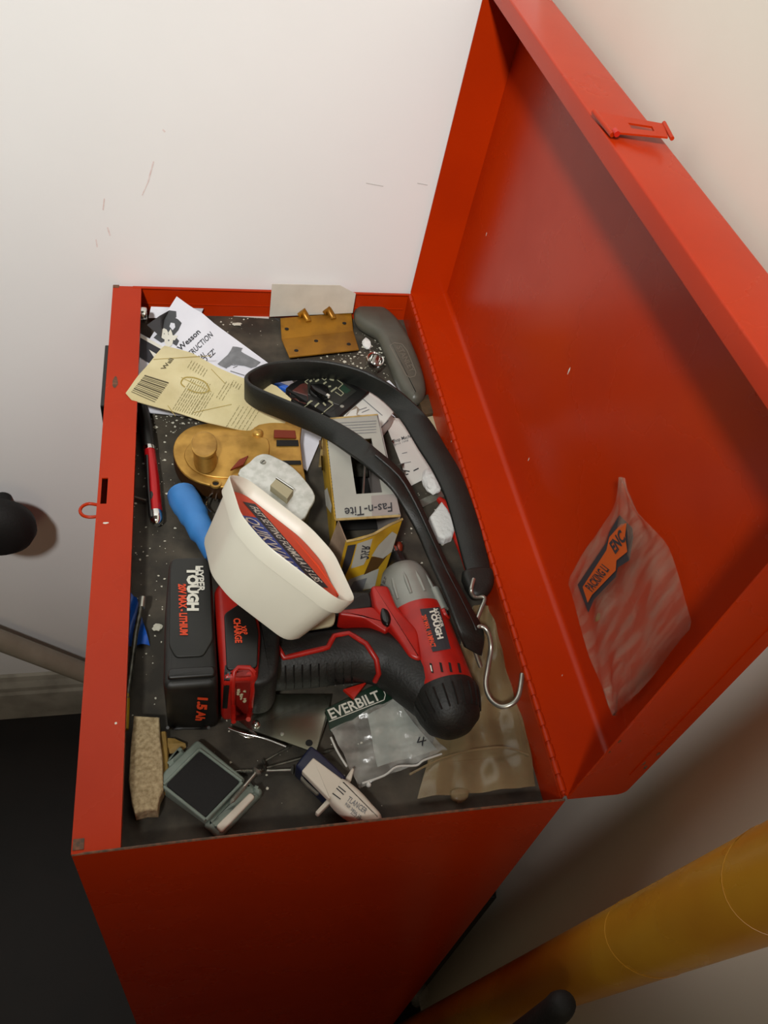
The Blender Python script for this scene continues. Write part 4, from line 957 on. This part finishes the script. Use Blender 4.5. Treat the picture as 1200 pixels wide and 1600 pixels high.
# tan film bag over cardboard
tf = root('film_bag', dz(760, 1120), 'wrinkled tan see-through plastic bag along the hinge side, under the driver', 'bag')
mk('kraft_sheet', sheetq([(744, 960), (784, 948), (818, 1180), (700, 1190)], [ZF+.0015]*4, 10, 10, thk=.0006), mat('tan_liner', '6d5a3a', .6, col2='5a4a30', nscale=30), tf)
mk('film', ruled([P(735, 950, ZF+.006), P(790, 938, ZF+.006)], [P(652, 1248, ZF+.005), P(837, 1228, ZF+.005)], 26, 34,
    disp=lambda s, t: Vector((0, 0, .0018*math.sin(s*9+t*7)+.0012*math.sin(t*31+s*6)+.0010*math.sin(s*23-t*8))), thk=.0004), M['cleart'], tf, smooth=True)
mk('film_fold', tube(catmull([P(x, y, ZF+.009) for x, y in [(640, 1210), (690, 1185), (740, 1172), (790, 1168), (826, 1180)]], 4), .0009, 6), M['cleart'], tf, smooth=True)
mk('film_tab', pillow(catmull([P(x, y, ZF+.004) for x, y in [(704, 1236), (716, 1232), (731, 1236), (730, 1248), (718, 1254), (706, 1248)]], 3, True), .003, .002), M['cleart'], tf, smooth=True)

# ------------------------------------------------------------------ bag stuck inside the lid
lb = root('pouch', PX(985, 1100, .372), 'clear packing list pouch with orange and black label stuck inside the lid', 'pouch')
Xl = .371
def lidpt(x, y, off=.002):
    # point on lid's inner back face
    n_l = -Vd; o = lp(.1, LD-.0012, 0)+n_l*off; d = ray(x, y); return CAM+d*((o-CAM).dot(n_l)/d.dot(n_l))
lt = [lidpt(x, y, o_) for x, y, o_ in [(886, 908, .003), (905, 878, .003), (935, 838, .004), (955, 800, .006), (972, 745, .012)]]
rt_ = [lidpt(x, y, o_) for x, y, o_ in [(962, 1118, .002), (1000, 1080, .003), (1050, 1020, .003), (1088, 978, .003), (1068, 925, .005), (1040, 850, .006), (1000, 800, .008), (975, 748, .012)]]
lt = [lidpt(962, 1118), lidpt(925, 1030), lidpt(900, 950)] + lt
pf = mk('pouch_film', ruled(lt, rt_, 34, 20, disp=lambda s, t: -Vd*(.0012*math.sin(s*12+t*9)+.0010*math.sin(t*22-s*15)+.001), thk=.0003), M['clearb'], lb, smooth=True)
def onl(nm, q, ma, off): return mk(nm, ([lidpt(x, y, off) for x, y in q], [tuple(range(len(q)))]), ma, lb)
def z3(pts): return [(880+x/8.89, 790+y/8.89) for x, y in pts]
onl('label_black', z3([(200, 1100), (600, 510), (640, 370), (780, 130), (960, 310), (975, 440), (920, 760), (760, 860), (730, 990), (430, 1300), (350, 1490)]), M['ink'], .0068)
onl('label_orange', z3([(270, 1130), (600, 620), (640, 440), (800, 260), (880, 240), (860, 420), (890, 640), (740, 760), (730, 900), (400, 1240), (340, 1350)]), M['olabel'], .0074)
lbl = mk('label_carrier', ([lidpt(x, y, .0078) for x, y in z3([(150, 1000), (900, 0), (1000, 700), (400, 1500)])], [(0, 1, 2, 3)]), M['olabel'], lb)
def c3(x, y): return (880+x/8.89, 790+y/8.89)
text('PACKING LI', c3(400, 1200), c3(640, 890), c3(300, 1120), M['ink'], lb, lbl, 0, bold=.03)
text('ENC', c3(720, 670), c3(870, 470), c3(640, 530), M['ink'], lb, lbl, 0, bold=.04)
nm_ = lbl.name; bpy.data.objects.remove(lbl)
mk('label_spot', blob(lidpt(934, 965, .004), .003, 77, 1, sc=(.2, 1, 1.6), rough=.6), M['ochre'], lb)

# ------------------------------------------------------------------ outside the chest
kn = root('wall_knob', PY(-2, 822, .6), 'round black knob on the far wall left of the chest', 'knob')
kc = PY(-2, 822, .560)
mk('knob_head', lathe(kc+Vector((0, -.030, 0)), (0, 1, 0), [(0, .0001), (.001, .015), (.006, .032), (.016, .043), (.028, .047), (.040, .044), (.048, .033), (.052, .010)], 32), M['blackbody'], kn, smooth=True)
mk('stem', lathe(kc+Vector((0, .015, 0)), (0, 1, 0), [(0, .010), (.036, .010)], 16), M['blackbody'], kn, smooth=True)
p0 = PY(-40, 985, .575); p1 = PY(135, 1052, .575); t = (p1-p0); 
tag(mk('pole', tube([p0-t*2.2, p0+t*2.0], .0165, 20), M['pole'], smooth=True), 'pale painted pole slanting along the far wall behind the chest', 'pole')
ta, tb2 = Vector((.3317, -.1145, .185)), Vector((.3375, -.0885, -.085)); dt = ta-tb2
ct = root('mailing_tube', (.355, -.02, -.936), 'tan cardboard mailing tube standing against the right wall, wrapped in tape', 'tube')
end = tb2-dt*3.05
tcb = mk('tube_body', lathe(end, dt, [(0, .0205), (0, .0228), (dt.length*5.2, .0228), (dt.length*5.2, .0205)], 48), M['tubec'], ct, smooth=True)
for s_, an in [(3.55, 1.4), (4.1, .5)]:
    c0 = end+dt*s_; e1v = dt.orthogonal().normalized(); e2v = dt.normalized().cross(e1v)
    pts = [c0+(e1v*math.cos(a)+e2v*math.sin(a))*.0230+dt.normalized()*(.014*math.cos(a+an)) for a in [2*math.pi*i/40 for i in range(41)]]
    mk('tape_edge', tube(pts, .00018, 5), M['tubec'], ct, smooth=True)
pr_ = CAM+ray(884, 1566).normalized()*.60
tag(mk('black_rod', tube([Vector((pr_.x+.004, pr_.y+.0, -.935)), Vector((pr_.x+.002, pr_.y, pr_.z-.03)), pr_+Vector((0, 0, -.012)), pr_+Vector((0, 0, -.003)), pr_], [.009, .009, .009, .0075, .0035], 16), M['blackbody'], smooth=True), 'black rod with rounded top standing in front of the cardboard tube', 'rod')
tag(mk('dark_gap_board', box(.338, .396, .046, .30, -.936, -.405), M['black'], bevel=.002), 'black board standing between the chest and the right wall', 'board')  # made-up board, put in to keep the gap beside the chest dark
tag(mk('crumpled_film', blob(PX(655, 1552, .345), .016, 91, 2, sc=(.7, 1, 1.2), rough=.5), M['clear']), 'crumpled clear plastic glinting below the chest corner', 'plastic film')
